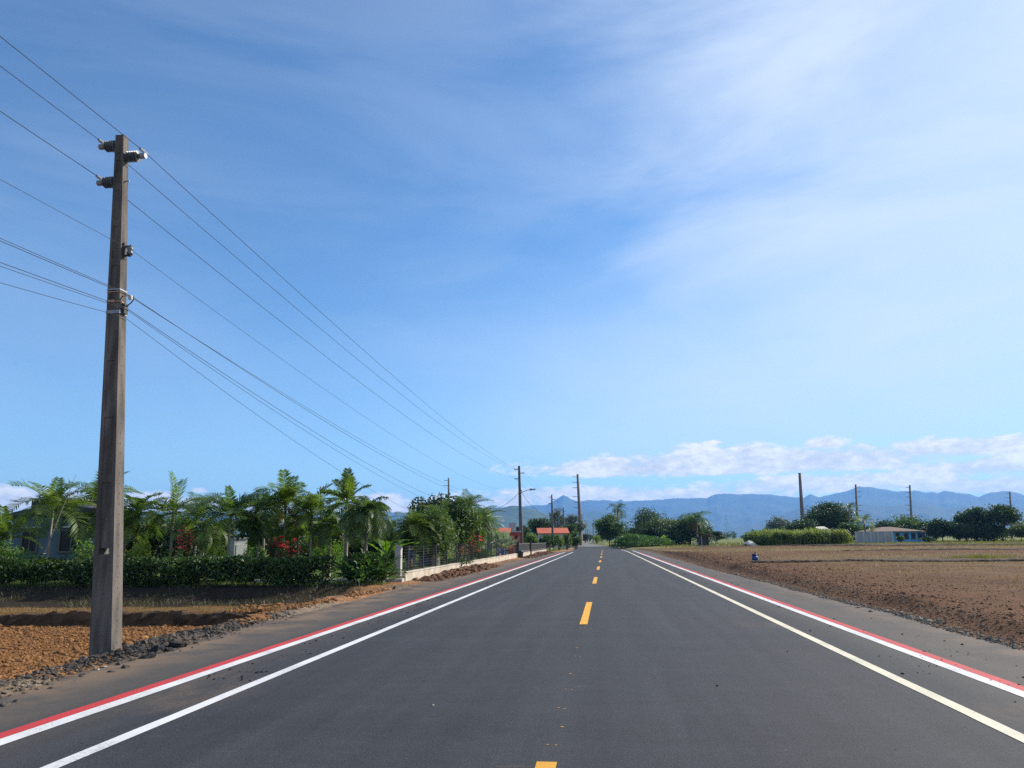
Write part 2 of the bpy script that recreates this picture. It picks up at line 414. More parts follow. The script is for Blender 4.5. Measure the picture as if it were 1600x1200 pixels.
mark(ribbon(sr[:-80], 4.023 - .005*sr[:-80], 4.16 - .005*sr[:-80], .0042, 'red_shoulder_line', M['pr']), 'right red shoulder line')
for a, b in ((1, 5.6), (14.2, 19.1), (26.9, 31.4), (39, 43.4), (51.2, 55.6), (63.4, 67.8), (75.6, 80), (87.8, 92), (100, 104)):
    q = np.array([a, (a + b)/2, b]); tt = -.46 + .1*np.clip(q/60, 0, 1)
    mark(ribbon(q, tt - .07, tt + .07, .004, 'yellow_centre_dash', M['py']), 'yellow centre dash')
pb = MB(); r_ = random.Random(4)
for sx in (6.05, 7.3, 9.1, 10.4, 11.2, 12.9, 13.6, 6.6, 8.2):
    t0 = -.46 + r_.uniform(-.04, .06); w = r_.uniform(.012, .028)
    for q in range(r_.choice((1, 2))):
        X, Y = ST(sx + r_.uniform(-.05, .05), t0 + q*.06)
        a = np.linspace(0, 2*math.pi, 8)[:-1]; rr = w*np.array([r_.uniform(.5, 1.) for _ in a])
        V = np.stack([X + rr*np.cos(a), Y + .7*rr*np.sin(a), 0*a + .004], -1)
        pb.add(np.vstack([[X, Y, .004], V]), [[0, 1 + i, 1 + (i + 1) % 7] for i in range(7)])
tag(pb.build('yellow_paint_spots', M['py']), 'small yellow paint spots along the road centre', kind='structure')

# ------------------------------------------------------------------ loose lumps
_t = (1 + 5**.5)/2
ICO = np.array([(-1, _t, 0), (1, _t, 0), (-1, -_t, 0), (1, -_t, 0), (0, -1, _t), (0, 1, _t), (0, -1, -_t), (0, 1, -_t), (_t, 0, -1), (_t, 0, 1), (-_t, 0, -1), (-_t, 0, 1)])/1.9
ICF = np.array([(0, 11, 5), (0, 5, 1), (0, 1, 7), (0, 7, 10), (0, 10, 11), (1, 5, 9), (5, 11, 4), (11, 10, 2), (10, 7, 6), (7, 1, 8), (3, 9, 4), (3, 4, 2), (3, 2, 6), (3, 6, 8), (3, 8, 9), (4, 9, 5), (2, 4, 11), (6, 2, 10), (8, 6, 7), (9, 8, 1)])
def lumps(mb, P, size, flat=.7):
    n = len(P)
    if not n: return
    V = ICO[None]*(1 + .35*rng.uniform(-1, 1, (n, 12, 1)))
    q = rng.normal(size=(n, 4)); q /= np.linalg.norm(q, axis=1)[:, None]
    w, x, y, z = q.T
    Rm = np.stack([np.stack([1-2*(y*y+z*z), 2*(x*y-z*w), 2*(x*z+y*w)], -1), np.stack([2*(x*y+z*w), 1-2*(x*x+z*z), 2*(y*z-x*w)], -1), np.stack([2*(x*z-y*w), 2*(y*z+x*w), 1-2*(x*x+y*y)], -1)], 1)
    V = V*rng.uniform(.6, 1.3, (n, 1, 3))
    V = np.einsum('nij,nkj->nki', Rm, V)
    V[..., 2] *= flat
    V = V*np.asarray(size).reshape(n, 1, 1) + P[:, None]
    Fc = (ICF[None] + 12*np.arange(n)[:, None, None]).reshape(-1, 3)
    mb.add(V.reshape(-1, 3), Fc)
def scatter(n, s0, s1, t0, t1, keep=None, pw=1.):
    s = s0 + (s1 - s0)*rng.random(n)**pw; t = t0 + (t1 - t0)*rng.random(n)
    X, Y = ST(s, t)
    if keep is not None:
        k = keep(s, t, X, Y); X, Y = X[k], Y[k]
    return X, Y, height(X, Y)
mb = MB()
X, Y, Z = scatter(46000, 6, 18.7, -24, -6.9, pw=.8)
sz = rng.gamma(1.5, .0085, len(X)) + .007
lumps(mb, np.stack([X, Y, Z + .2*sz], -1), sz)
X, Y, Z = scatter(9000, 9, 24.5, -9.6, -6.75, lambda s, t, X, Y: fbm(X*.9, Y*.9) > .40)
sz = rng.gamma(1.7, .014, len(X)) + .010
lumps(mb, np.stack([X, Y, Z + .2*sz], -1), sz)
tag(mb.build('soil_clods', M['clod_o']), 'orange brown clods of tilled soil left of the road', kind='stuff')
mb = MB()
X, Y, Z = scatter(5200, 5, 60, -7.5, -6.35, lambda s, t, X, Y: (t < edgeL(s) - .02) & (fbm(X*.8 + 3, Y*.8) > .36), pw=1.4)
sz = np.minimum(rng.gamma(1.5, .0075, len(X)) + .006, .024)
lumps(mb, np.stack([X, Y, Z + .2*sz], -1), sz)
X, Y, Z = scatter(9000, 5, 45, 5.2, 5.9, lambda s, t, X, Y: (t > edgeR(s) - .05) & (t < edgeR(s) + .28), pw=1.4)
sz = rng.gamma(1.5, .006, len(X)) + .005
lumps(mb, np.stack([X, Y, np.maximum(Z, 0) + .25*sz], -1), sz)
X, Y, Z = scatter(6500, 4, 90, 5.0, 6.3, lambda s, t, X, Y: (t > edgeR(s) - .02), pw=1.5)
sz = np.minimum(rng.gamma(1.5, .0075, len(X)) + .006, .024)
lumps(mb, np.stack([X, Y, Z + .2*sz], -1), sz)
tag(mb.build('roadside_gravel', M['gravel']), 'grey brown gravel along both asphalt edges', kind='stuff')
mb = MB()
X, Y, Z = scatter(52000, 4, 80, 5.7, 12.5, lambda s, t, X, Y: (t > edgeR(s) + .3) & (rng.random(len(s)) < np.exp(-np.maximum(t - edgeR(s) - 1.0, 0)/1.5)), pw=1.3)
sz = (rng.gamma(1.3, .0042, len(X)) + .004)*(1 + .018*Y)
lumps(mb, np.stack([X, Y, Z + .25*sz], -1), sz)
tag(mb.build('bank_clods', M['clod_r']), 'reddish clods piled on the bank right of the road', kind='stuff')
# low heaps of red earth along the wall
def heap(s0, s1, t0, w, h, n, label):
    mb = MB(); s = rng.uniform(s0, s1, n); t = t0 + w*rng.normal(size=n)*.5
    u = (s - s0)/(s1 - s0); env = np.sin(np.clip(u, 0, 1)*math.pi)**.5*(.6 + .8*fbm(s*.5, t0))
    X, Y = ST(s, t); zz = height(X, Y) + h*env*np.exp(-((t - t0)/w*1.3)**2)*rng.random(n)**.5
    sz = rng.gamma(1.7, .022, n) + .018
    lumps(mb, np.stack([X, Y, zz], -1), sz)
    tag(mb.build('earth_heap', M['clod_r']), label, 'earth heap')
heap(29, 46, -6.75, .5, .26, 2600, 'low heap of red brown earth along the front of the pale low wall')
heap(64, 92, -6.5, .6, .3, 1300, 'farther heap of red earth beside the picket fence end')
mb = MB()
X, Y, Z = scatter(1100, 5, 50, -4.6, -3.95, lambda s, t, X, Y: fbm(X*1.1 + 8, Y*1.1) > .47, pw=1.3)
X2, Y2, Z2 = scatter(900, 6, 60, 3.15, 5.0, lambda s, t, X, Y: fbm(X*1.1 + 8, Y*1.1) > .50, pw=1.3)
X = np.concatenate([X, X2]); Y = np.concatenate([Y, Y2]); sz = rng.gamma(1.6, .0035, len(X)) + .004
lumps(mb, np.stack([X, Y, .3*sz], -1), sz)
X, Y = ST(rng.uniform(6, 40, 60), rng.uniform(-3.6, 3., 60)); sz = rng.gamma(1.5, .003, 60) + .003
lumps(mb, np.stack([X, Y, .3*sz], -1), sz)
tag(mb.build('asphalt_crumbs', M['asphalt_lump']), 'dark asphalt crumbs scattered on the shoulders', kind='stuff')
def lump_thing(name, X, Y, sz, m, label, cat, group, flat=.7):
    mb = MB(); z = hz(X, Y)
    V = ICO*sz
    lumps(mb, np.array([[0, 0, 0.]]), [sz], flat)
    o = mb.build(name, m); o.location = (X, Y, z + sz*.22)
    mod = o.modifiers.new('crease', 'SUBSURF'); mod.subdivision_type = 'SIMPLE'; mod.levels = mod.render_levels = 2
    tx = bpy.data.textures.new('lump', 'CLOUDS'); tx.noise_scale = sz*.7
    dm = o.modifiers.new('chip', 'DISPLACE'); dm.texture = tx; dm.strength = sz*.5
    return tag(o, label, cat, group)
mb = MB()
n_ = 6500; s_ = np.where(rng.random(n_) < .62, rng.normal(11.8, 1.3, n_), rng.uniform(5, 16, n_)); t_ = edgeL(s_) - .12 + .20*rng.normal(size=n_); X, Y = ST(s_, t_)
sz = rng.gamma(1.2, .0085, n_) + .006
lumps(mb, np.stack([X, Y, height(X, Y) + .09*np.exp(-((s_ - 11.8)/2.2)**2)*np.exp(-((t_ - edgeL(s_) + .16)/.16)**2)*rng.random(n_)*np.clip(2.5*(fbm(s_*.7, 5.) - .25), 0, 1)], -1), sz, .75)
tag(mb.build('asphalt_rubble', M['rock_dark']), 'low ridge of small dark rubble along the left asphalt edge by the pole', kind='stuff')
# broken asphalt slabs beside the big pole
rk = [(152, 1040, .10, 1), (163, 1036, .09, 1), (172, 1043, .10, 0), (186, 1032, .09, 0), (196, 1037, .10, 0), (205, 1026, .11, 0), (214, 1016, .15, 0), (229, 1022, .15, 0), (247, 1013, .17, 0), (262, 1012, .14, 0), (276, 1006, .15, 0), (291, 1001, .11, 0), (306, 1000, .10, 0), (325, 994, .09, 0), (345, 988, .08, 0), (8, 1094, .10, 0), (26, 1088, .07, 0), (82, 1068, .07, 0), (128, 1050, .07, 0)]
for px, py, sz, pale in rk:
    X, Y = G(px, py, .05); sz *= .74 if sz > .12 else .5
    lump_thing('rock', X, Y, sz, M['rock_pale'] if pale else M['asphalt_lump'] if sz > .09 else M['rock_dark'],
               'pale tan stone at the foot of the big concrete pole' if pale else 'dark broken rubble lump along the asphalt edge by the big pole', 'rock', 'rubble lumps beside the big pole')
for px, py, sz in [(1405, 952, .13), (1422, 957, .11), (1437, 960, .12), (1450, 963, .13), (1466, 963, .10), (1360, 948, .09), (1340, 942, .09), (1385, 948, .10)]:
    X, Y = G(px, py, .10); sz *= .62
    lump_thing('rock', X, Y, sz, M['rock_pale'], 'pale stone lying on the shaded red bank right of the road', 'rock', 'stones on the right bank')
X, Y = G(676, 1102)
lump_thing('rock', X, Y, .022, M['rock_pale'], 'small lone pebble lying on the left traffic lane', 'pebble', None)

# low earth bunds and the cut bank
def bund(name, P0, P1, h, w, seed, z0=None, lab=None, step=.12):
    P0 = np.array(P0); P1 = np.array(P1); L = np.linalg.norm(P1 - P0); n = int(L/step); q = np.linspace(0, 1, n)
    c = P0 + (P1 - P0)*q[:, None]; u = (P1 - P0)/L; f = np.array([u[1], -u[0]]); f = f if f[1] < 0 else -f
    l = L*q
    wob = .35*(fbm(l*.25, seed, 3) - .45) + .16*(fbm(l*1.7, seed + 2., 3) - .45)
    hh = h*(.45 + 1.1*fbm(l*.45, seed + 5., 4)); rows = []
    for a, b_ in ((.5, -.25), (.36, .15), (.30, .55), (.18, .9), (-.05, 1.), (-.5, .92), (-1.2, .75), (-1.9, -.2)):
        o = a*w + wob + .05*(fbm(l*3., a*9 + seed, 3) - .45)
        xy = c + f*o[:, None]
        zz = (np.full(n, z0) if z0 is not None else height(xy[:, 0], xy[:, 1])) + hh*b_ + .10*h*(fbm(l*4, b_*7 + seed, 2) - .4)
        rows.append(np.stack([xy[:, 0], xy[:, 1], zz], -1))
    mb = MB(); V_ = np.stack(rows); V_ += .024*min(1, h*4)*rng.normal(size=V_.shape); mb.grid(V_); o = mb.build(name, M['earth_dark']); tag(o, lab, kind='structure')
def bxy(px, py, z): return G(px, py, z)
bund('field_bund', bxy(1178, 879, .17), bxy(1720, 876, .17), .11, .8, 3.)
bund('field_bund', bxy(1325, 862, .17), bxy(1720, 858, .17), .10, 1.2, 9., step=.3)
bund('field_bund', bxy(1085, 855.5, .17), bxy(1760, 849.5, .17), .17, 2., 14., step=.3)
bund('cut_bank', ST(18.75, -34), ST(18.6, -8.9), .37, .3, 21., z0=-.5)
# ------------------------------------------------------------------ grass and stubble
def blades(mb, X, Y, Z, h, w, lean=.5):
    n = len(X); a = rng.uniform(0, 2*math.pi, n); b = rng.uniform(0, 2*math.pi, n)
    D = np.stack([np.cos(a), np.sin(a), 0*a], -1)*(w/2)[:, None]
    tip = np.stack([X + lean*h*np.cos(b)*rng.random(n), Y + lean*h*np.sin(b)*rng.random(n), Z + h], -1)
    P = np.stack([X, Y, Z - .01], -1)
    mb.tris(np.stack([P - D, P + D, tip], 1))
mb = MB()
X, Y, Z = scatter(42000, 26.2, 70, -34, -7.6, pw=1.7)
blades(mb, X, Y, Z, rng.uniform(.04, .13, len(X)), rng.uniform(.015, .035, len(X)), .8)
X, Y, Z = scatter(5000, 95, 140, -14, -6.2)
blades(mb, X, Y, Z, rng.uniform(.1, .4, len(X)), rng.uniform(.04, .1, len(X)), .8)
tag(mb.build('lawn_grass', M['grass']), 'short green lawn grass behind the hedge and fence', kind='stuff')
mb = MB()
X, Y, Z = scatter(9000, 18.9, 20.5, -30, -8.2)
blades(mb, X, Y, Z, rng.uniform(.02, .07, len(X)), rng.uniform(.008, .02, len(X)), 1.)
X, Y, Z = scatter(60000, 9, 110, 7.5, 60, lambda s, t, X, Y: (t > 8 + 2*(fbm(X*.6, Y*.6) - .3)) & (X < Y*.85) & (fbm(X*.35, Y*.35) > .38), pw=1.5)
blades(mb, X, Y, Z, rng.uniform(.03, .10, len(X))*(1 + .004*Y), rng.uniform(.01, .022, len(X))*(1 + .012*Y), 1.2)
tag(mb.build('field_stubble', M['straw']), 'dry straw stubble over the brown field', kind='stuff')
mb = MB()
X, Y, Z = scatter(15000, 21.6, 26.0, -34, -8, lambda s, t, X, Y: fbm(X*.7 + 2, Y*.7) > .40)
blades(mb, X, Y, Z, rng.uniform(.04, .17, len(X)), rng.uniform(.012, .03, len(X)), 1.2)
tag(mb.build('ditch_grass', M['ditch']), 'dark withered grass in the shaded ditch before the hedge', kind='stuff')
mb = MB()
def tufts(px0, px1, py, z, n, h, depth):
    for _ in range(n):
        px = rng.uniform(px0, px1); X, Y = G(px, py, z); Y += rng.uniform(-depth, depth)
        k = 26; x = X + rng.normal(size=k)*.25; y = Y + rng.normal(size=k)*.25
        blades(mb, x, y, height(x, y), h*rng.uniform(.4, 1., k), rng.uniform(.02, .05, k), .9)
tufts(1500, 1575, 873, .17, 26, .34, 1.2); tufts(1335, 1600, 876, .17, 16, .16, .6)
tufts(1150, 1600, 852, .17, 50, .3, 3)
X, Y, Z = scatter(14000, 108, 190, 8, 90)
blades(mb, X, Y, Z, rng.uniform(.08, .3, len(X)), rng.uniform(.08, .2, len(X)), .9)
tag(mb.build('field_grass', M['dry_grass']), 'green and yellow grass at the far edge of the field', kind='stuff')

# ------------------------------------------------------------------ plants
def leaves(mb, P, L, W, up=.35, out=None):
    n = len(P)
    if not n: return
    N = rng.normal(size=(n, 3)); N[:, 2] += up
    if out is not None: N += out
    N = nrm(N)
    A = nrm(np.cross(N, rng.normal(size=(n, 3)))); B = np.cross(N, A)
    L = np.broadcast_to(L, (n,))*rng.uniform(.6, 1.3, n); W = np.broadcast_to(W, (n,))*rng.uniform(.7, 1.2, n)
    a = A*(L/2)[:, None]; b = B*(W/2)[:, None]; c = N*(L*.12)[:, None]
    mb.quads(np.stack([P - a - c, P + b, P + a - c, P - b], 1))
def clump_pts(c, r, n):
    u = nrm(rng.normal(size=(n, 3))); rad = rng.random(n)**.45
    return c + u*rad[:, None]*np.array(r)
def put(px, d, zoff=0.):
    X = at(px, 842, d)[0]; z = hz(X, d); return X, z
def tree(name, label, cat, px, d, top, wpx, m, seed, trunk=.35, nc=26, nl=150, ls=.3, flat=.6, bark=None, group=None, open_=.30, shape='round', base_cut=.1):
    global rng
    rng = np.random.default_rng(seed)
    X = at(px, 842, d)[0]; z = hz(X, d); Hh = at(px, top, d)[1] - z; Wd = wpx/F*d*1.12
    e = empty(name, (X, d, z), 0, label, cat, group)
    th = Hh*trunk; ch = Hh - th*.8; cz = th*.8 + ch/2
    tr = MB(); cr = MB(); cl = []
    for i in range(nc):
        for _ in range(20):
            u = rng.uniform(-1, 1, 3); q = np.linalg.norm(u)
            if .35 < q < .92: break
        if shape == 'umbrella': u[2] = abs(u[2])*.9 - .25 + .5*(1 - abs(u[0]))
        if shape == 'flat': u[2] *= .75
        cl.append(np.array([u[0]*Wd/2*.85, u[1]*Wd/2*.85, cz + u[2]*ch/2*.85]))
    lean = rng.uniform(-.06, .06, 2)*Hh
    fork = np.array([lean[0]*.5, lean[1]*.5, th*.75])
    r0 = max(.05, Hh*.024)
    tr.tube([[0, 0, -.15], fork*.5 + [rng.uniform(-.03, .03)*Hh, 0, 0], fork], [r0*1.25, r0, r0*.85], 7)
    for c in cl[:14]:
        mid = fork*.45 + c*.55 + np.array([0, 0, .05*Hh])*rng.uniform(-1, 1)
        tr.tube([fork, mid, c], [r0*.6, r0*.3, r0*.1], 5)
    for c in cl:
        rr = Wd*rng.uniform(.13, .24)
        P = c + np.clip(rng.normal(size=(int(nl*rng.uniform(.6, 1.3)), 3)), -1.9, 1.9)*.56*np.array([rr, rr, rr*flat])
        leaves(cr, P, ls, ls*.55, .5, nrm(P - np.array([0, 0, cz]))*.5)
    tr.build('trunk', bark or M['bark'], e, True); cr.build('crown', m, e)
    return e
def frond(mb, rc, base, az, e0, L, bend, nl=34, ll=.6, lw=.035, vee=.35, droop=.35, rr=.016, fwd=.6, roll=0.):
    t = np.linspace(0, 1, 14); el = e0 - bend*t**1.25
    dl = L/13
    h = np.concatenate([[0], np.cumsum(np.cos(el[:-1])*dl)]); v = np.concatenate([[0], np.cumsum(np.sin(el[:-1])*dl)])
    ca, sa = math.cos(az), math.sin(az)
    sway = .12*L*rng.uniform(-1, 1)*t**2
    P = np.stack([h*ca - sway*sa, h*sa + sway*ca, v], -1) + base
    rc.tube(P, rr*(1.1 - .9*t), 4, False)
    tl = np.linspace(.14, .985, nl) + rng.uniform(-.008, .008, nl)
    ip = lambda q: np.stack([np.interp(tl, t, P[:, i]) for i in range(3)], -1)
    Q = ip(0); T = nrm(np.gradient(P, axis=0)); T = nrm(np.stack([np.interp(tl, t, T[:, i]) for i in range(3)], -1))
    Sd = np.tile(np.array([-sa, ca, 0.]), (nl, 1)); U = np.cross(T, Sd); U[U[:, 2] < 0] *= 1
    if roll:
        Sd, U = Sd*math.cos(roll) + U*math.sin(roll), U*math.cos(roll) - Sd*math.sin(roll)
    ln = ll*np.sin(math.pi*(.18 + .74*tl))**.7*rng.uniform(.85, 1.1, nl)
    for sg_ in (-1, 1):
        D = nrm(sg_*Sd*math.cos(vee) + U*math.sin(vee) + T*fwd + rng.normal(size=(nl, 3))*.07)
        W = T*(lw/2)
        p1 = Q + D*(ln*.55)[:, None]; p2 = Q + D*ln[:, None]; p2[:, 2] -= droop*ln*rng.uniform(.5, 1.2, nl)
        p1[:, 2] -= droop*.25*ln
        mb.quads(np.stack([Q - .5*W, Q + .5*W, p1 + W, p1 - W], 1))
        mb.tris(np.stack([p1 - W, p1 + W, p2], 1))
def palm(label, px, d, cy, top, wpx, m, seed, nf=13, bend=1.5, nl=34, lw=.045, ll=.33, trunk_r=.06, shaft=True, spear=1, group='garden palms', name='palm_tree', lean=0., spread=(.1, 1.35), droop=.35, bare=None, zbase=None):
    global rng
    rng = np.random.default_rng(seed)
    X = at(px, 842, d)[0]; z = hz(X, d)
    xc, zc = at(px, cy, d); zt = at(px, top, d)[1]; Wd = wpx/F*d
    e = empty(name, (X, d, z), 0, label, 'palm', group)
    hc = zc - z; up = max(zt - zc, .4); L = max(Wd*1.2, up*1.0)
    tr = MB(); tr.tube([[0, 0, -.15], [lean*.3, 0, hc*.45], [lean, 0, hc]], [trunk_r*1.35, trunk_r, trunk_r*.85], 8)
    tr.build('trunk', M['palm_trunk'], e, True)
    if shaft:
        sh = MB(); sh.tube([[lean*.8, 0, hc - .12*up], [lean, 0, hc], [lean, 0, hc + .32*up]], [trunk_r*1.25, trunk_r*1.15, trunk_r*.5], 8)
        sh.build('crownshaft', M['green_shaft'], e, True)
    cr = MB(); b = np.array([lean, 0, hc + .15*up*shaft])
    for i in range(nf):
        u = (i + .5)/nf
        az = i*2.39996 + rng.uniform(-.3, .3)
        e0 = spread[1] - (spread[1] - spread[0])*u + rng.uniform(-.1, .1)
        Li = L*rng.uniform(.8, 1.15)*(.85 if u < .2 else 1)
        frond(cr, cr, b, az, e0, Li, bend*rng.uniform(.65, 1.2)*(.75 + .35*u), nl, ll*L*rng.uniform(.9, 1.25), lw*.95, .3 + .2*rng.random(), droop, rr=.012 + .006*trunk_r/.06, roll=rng.uniform(-.5, .5))
    for i in range(spear):
        frond(cr, cr, b, rng.uniform(-.5, .5) + (R(90) if i % 2 else -R(90)), 1.5 - .16*i, up*(1.05 - .1*i), .45, nl, .34*up, lw*.9, .25, .15, roll=rng.uniform(-.4, .4))
    cr.build('crown', m, e)
    if seed % 3 == 0:
        dd = MB()
        for i in range(3): frond(dd, dd, b - [0, 0, .05], rng.uniform(0, 6.28), -.5, L*.7, .9, int(nl*.6), ll*L*.7, lw*.8, .1, .8)
        dd.build('dead_fronds', M['straw'], e)
    return e
def paddle(mb, rc, base, az, e0, L, W, bend, fold=.25, tear=True):
    k = 15; t = np.linspace(0, 1, k); el = e0 - bend*t**1.3; dl = L/(k - 1)
    h = np.concatenate([[0], np.cumsum(np.cos(el[:-1])*dl)]); v = np.concatenate([[0], np.cumsum(np.sin(el[:-1])*dl)])
    ca, sa = math.cos(az), math.sin(az)
    P = np.stack([h*ca, h*sa, v], -1) + base
    rc.tube(P, .022*L*(1.1 - t)*.6 + .003, 4, False)
    w = W/2*np.sin(math.pi*np.clip((t - .12)/.88, 0, 1)**.8)**.7
    T = nrm(np.gradient(P, axis=0)); Sd = np.tile(np.array([-sa, ca, 0.]), (k, 1)); U = np.cross(T, Sd)
    for sg_ in (-1, 1):
        E_ = P + sg_*Sd*w[:, None] + U*(fold*w)[:, None] + T*(.15*w)[:, None]
        E_ += rng.normal(size=E_.shape)*.02*L
        for i in range(1, k - 1):
            g = .9 if tear and rng.random() < .55 else 1.
            mb.quads([[P[i], P[i] + (P[i + 1] - P[i])*g, E_[i] + (E_[i + 1] - E_[i])*g, E_[i]]])
def banana(label, px, d, top, wpx, m, seed, n=8, name='banana_plant', cat='plant', group=None, stem=.45, W=.28, zoff=0, bend=1.2, e0r=(.5, 1.4)):
    global rng
    rng = np.random.default_rng(seed)
    X = at(px, 842, d)[0]; z = hz(X, d); Hh = at(px, top, d)[1] - z; Wd = wpx/F*d
    e = empty(name, (X, d, z), 0, label, cat, group)
    tr = MB(); hs = Hh*stem; r = max(.04, .035*Hh)
    tr.tube([[0, 0, -.1], [.02, 0, hs*.5], [0, 0, hs], [0, 0, hs*1.15]], [r*1.2, r, r*.7, r*.2], 8); tr.build('stem', M['green_shaft'], e, True)
    cr = MB()
    L = max((Hh - hs)*1.05, Wd*.6)
    for i in range(n):
        u = i/(n - 1); paddle(cr, cr, np.array([0, 0, hs]), i*2.4 + rng.uniform(-.3, .3), e0r[1] - u*(e0r[1] - e0r[0]), L*rng.uniform(.8, 1.05), L*W, bend*rng.uniform(.6, 1.2))
    cr.build('leaves', m, e)
    return e
def shrub(label, px, d, top, wpx, m, seed, nl=900, ls=.1, name='shrub', cat='shrub', group=None, flower=None, fl=0, low=.05, depth=1., z0=None, flower_name='blossoms'):
    global rng
    rng = np.random.default_rng(seed)
    X = at(px, 842, d)[0]; z = hz(X, d); Hh = at(px, top, d)[1] - z; Wd = wpx/F*d
    e = empty(name, (X, d, z), 0, label, cat, group)
    st = MB(); cr = MB(); cs = []
    nb = 9
    for i in range(nb):
        a = rng.uniform(0, 6.28); q = rng.random()**.5
        c = np.array([math.cos(a)*q*Wd*.36, math.sin(a)*q*Wd*.36*depth, Hh*rng.uniform(.35 + low, .78)])
        st.tube([[c[0]*.2, c[1]*.2, -.05], c*[.6, .6, .6], c], [.03*Hh**.5, .02*Hh**.5, .008], 5); cs.append(c)
    for c in cs:
        leaves(cr, clump_pts(c, (Wd*.24, Wd*.24*depth, Hh*.26), nl//nb), ls, ls*.5, .5)
    st.build('branches', M['bark'], e, True); cr.build('foliage', m, e)
    if flower:
        fb = MB()
        for i in range(fl):
            c = cs[rng.integers(nb)]; u = nrm(rng.normal(size=3) + [0, -.5, .5]); c = c + u*np.array([Wd*.24, Wd*.24*depth, Hh*.26])
            k = 7; a = np.arange(k)*6.28/k + rng.random()
            r = ls*rng.uniform(.8, 1.4)
            D = np.stack([np.cos(a), np.sin(a)*.7, .5 + .3*np.sin(a*3)], -1)
            Pm = c + D*r*.5; Pe = c + D*r; B_ = np.stack([-np.sin(a), np.cos(a), 0*a], -1)*r*.28
            fb.quads(np.stack([np.tile(c, (k, 1)), Pm + B_, Pe, Pm - B_], 1))
        fb.build(flower_name, flower, e)
    return e

# ---- hedge in front of the garden
def make_hedge():
    global rng
    rng = np.random.default_rng(21)
    Xa, Ya = G(-260, 900, .03); s_h = 26.0
    t1 = toST(*G(548, 909, .03))[1]; t0 = t1 - 27
    e = empty('hedge', (*ST(s_h, t1), hz(*ST(s_h, t1))), 0, 'long dark green clipped hedge across the front of the palm garden', 'hedge')
    cr = MB(); st = MB(); ox, oy, oz = e.location
    n = 34000
    t = rng.uniform(t0, t1, n); w = rng.normal(size=n)*.32; 
    topn = .98 + .22*(fbm(t*.9, 2.2) - .45) + .10*(fbm(t*3, 6.2) - .45)
    bot = .03 + 1.7*np.clip(fbm(t*.9, 11.) - .43, 0, 1)
    u = rng.random(n)
    z = bot + (topn - bot)*u**.85
    keep = fbm(t*1.5 + 7, z*2.2) > .27
    t, w, z = t[keep], w[keep], z[keep]
    X, Y = ST(s_h + w, t)
    leaves(cr, np.stack([X - ox, Y - oy, z], -1), .15, .08, .5)
    k = 90      # stray shoots on top
    for _ in range(k):
        tt = rng.uniform(t0, t1); X, Y = ST(s_h + rng.uniform(-.3, .3), tt); h = rng.uniform(.1, .4)
        P = np.stack([np.full(14, X - ox) + rng.normal(size=14)*.06, np.full(14, Y - oy) + rng.normal(size=14)*.06, .95 + rng.random(14)*h], -1)
        leaves(cr, P, .12, .06, .8)
    for tt in np.arange(t0, t1, .42):
        X, Y = ST(s_h + rng.uniform(-.15, .15), tt + rng.uniform(-.1, .1))
        b = np.array([X - ox, Y - oy, -.05])
        st.tube([b, b + [rng.uniform(-.1, .1), 0, .35], b + [rng.uniform(-.2, .2), rng.uniform(-.15, .15), .85]], [.028, .02, .008], 5)
    st.build('branches', M['bark'], e, True); cr.build('foliage', M['hedge'], e)
make_hedge()

# ---- garden palms, left to right
palm('small yellow green palm cut by the left edge of the photo', 2, 31, 852, 800, 44, M['palm_y'], 31, nf=11, bend=1.4, lw=.06, trunk_r=.05)
palm('tall arching palm in front of the pale blue house', 78, 30, 806, 756, 62, M['palm'], 32, nf=15, bend=1.9, lw=.05, trunk_r=.045, spear=2, spread=(.0, 1.3))
palm('palm almost hidden behind the big concrete pole', 150, 33, 796, 742, 58, M['palm'], 33, nf=14, bend=1.8, trunk_r=.055)
palm('low dark bushy palm just right of the big concrete pole', 214, 32, 806, 772, 50, M['palm_d'], 34, nf=18, bend=1.8, lw=.055, spread=(-.3, 1.2), spear=0)
palm('palm with one tall upright pale spear frond', 268, 31, 812, 749, 50, M['palm'], 35, nf=13, bend=1.7, spear=2, spread=(-.2, 1.0))
palm('wide spreading dark palm left of the white cabinet', 306, 36, 812, 776, 52, M['palm_d'], 36, nf=12, bend=1.5, spread=(.0, 1.1), spear=0)
palm('wide umbrella shaped palm with thin pale trunk behind the white cabinet', 358, 30, 812, 768, 62, M['palm_d'], 37, nf=17, bend=1.9, lw=.05, trunk_r=.05, spread=(.0, 1.2))
palm('dark leaning palm between the white cabinet and the red shrub', 412, 34, 802, 776, 44, M['palm_d'], 38, nf=15, bend=1.7, spear=0)
palm('tall palm with round fan of fronds rising behind the red shrub', 444, 31, 796, 744, 50, M['palm'], 39, nf=16, bend=2.0, lw=.05, trunk_r=.04, spear=2)
palm('bushy mid green palm just right of the red shrub', 486, 31, 806, 778, 48, M['palm'], 40, nf=17, bend=1.8, trunk_r=.045, spear=1)
palm('tallest garden palm with stiff upright bright fronds', 541, 29.5, 792, 742, 40, M['palm'], 41, nf=12, bend=1.0, lw=.06, ll=.24, trunk_r=.075, spear=2, spread=(-.5, 1.4))
palm('rounded feathery palm with bare slim trunk at the right hedge end', 572, 28, 806, 758, 42, M['palm_d'], 42, nf=30, bend=2.1, nl=40, lw=.035, ll=.36, trunk_r=.06, shaft=False, spread=(-.3, 1.45), spear=0, droop=.8)
palm('dark palm just left of the big concrete pole, right of the house window', 132, 31.5, 818, 792, 32, M['palm_d'], 181, nf=16, bend=1.9, spread=(-.4, 1.1), spear=0)
palm('low palm squeezed right of the pole below the tall one', 196, 31, 828, 800, 40, M['palm'], 182, nf=16, bend=1.9, spread=(-.4, 1.1), spear=0)
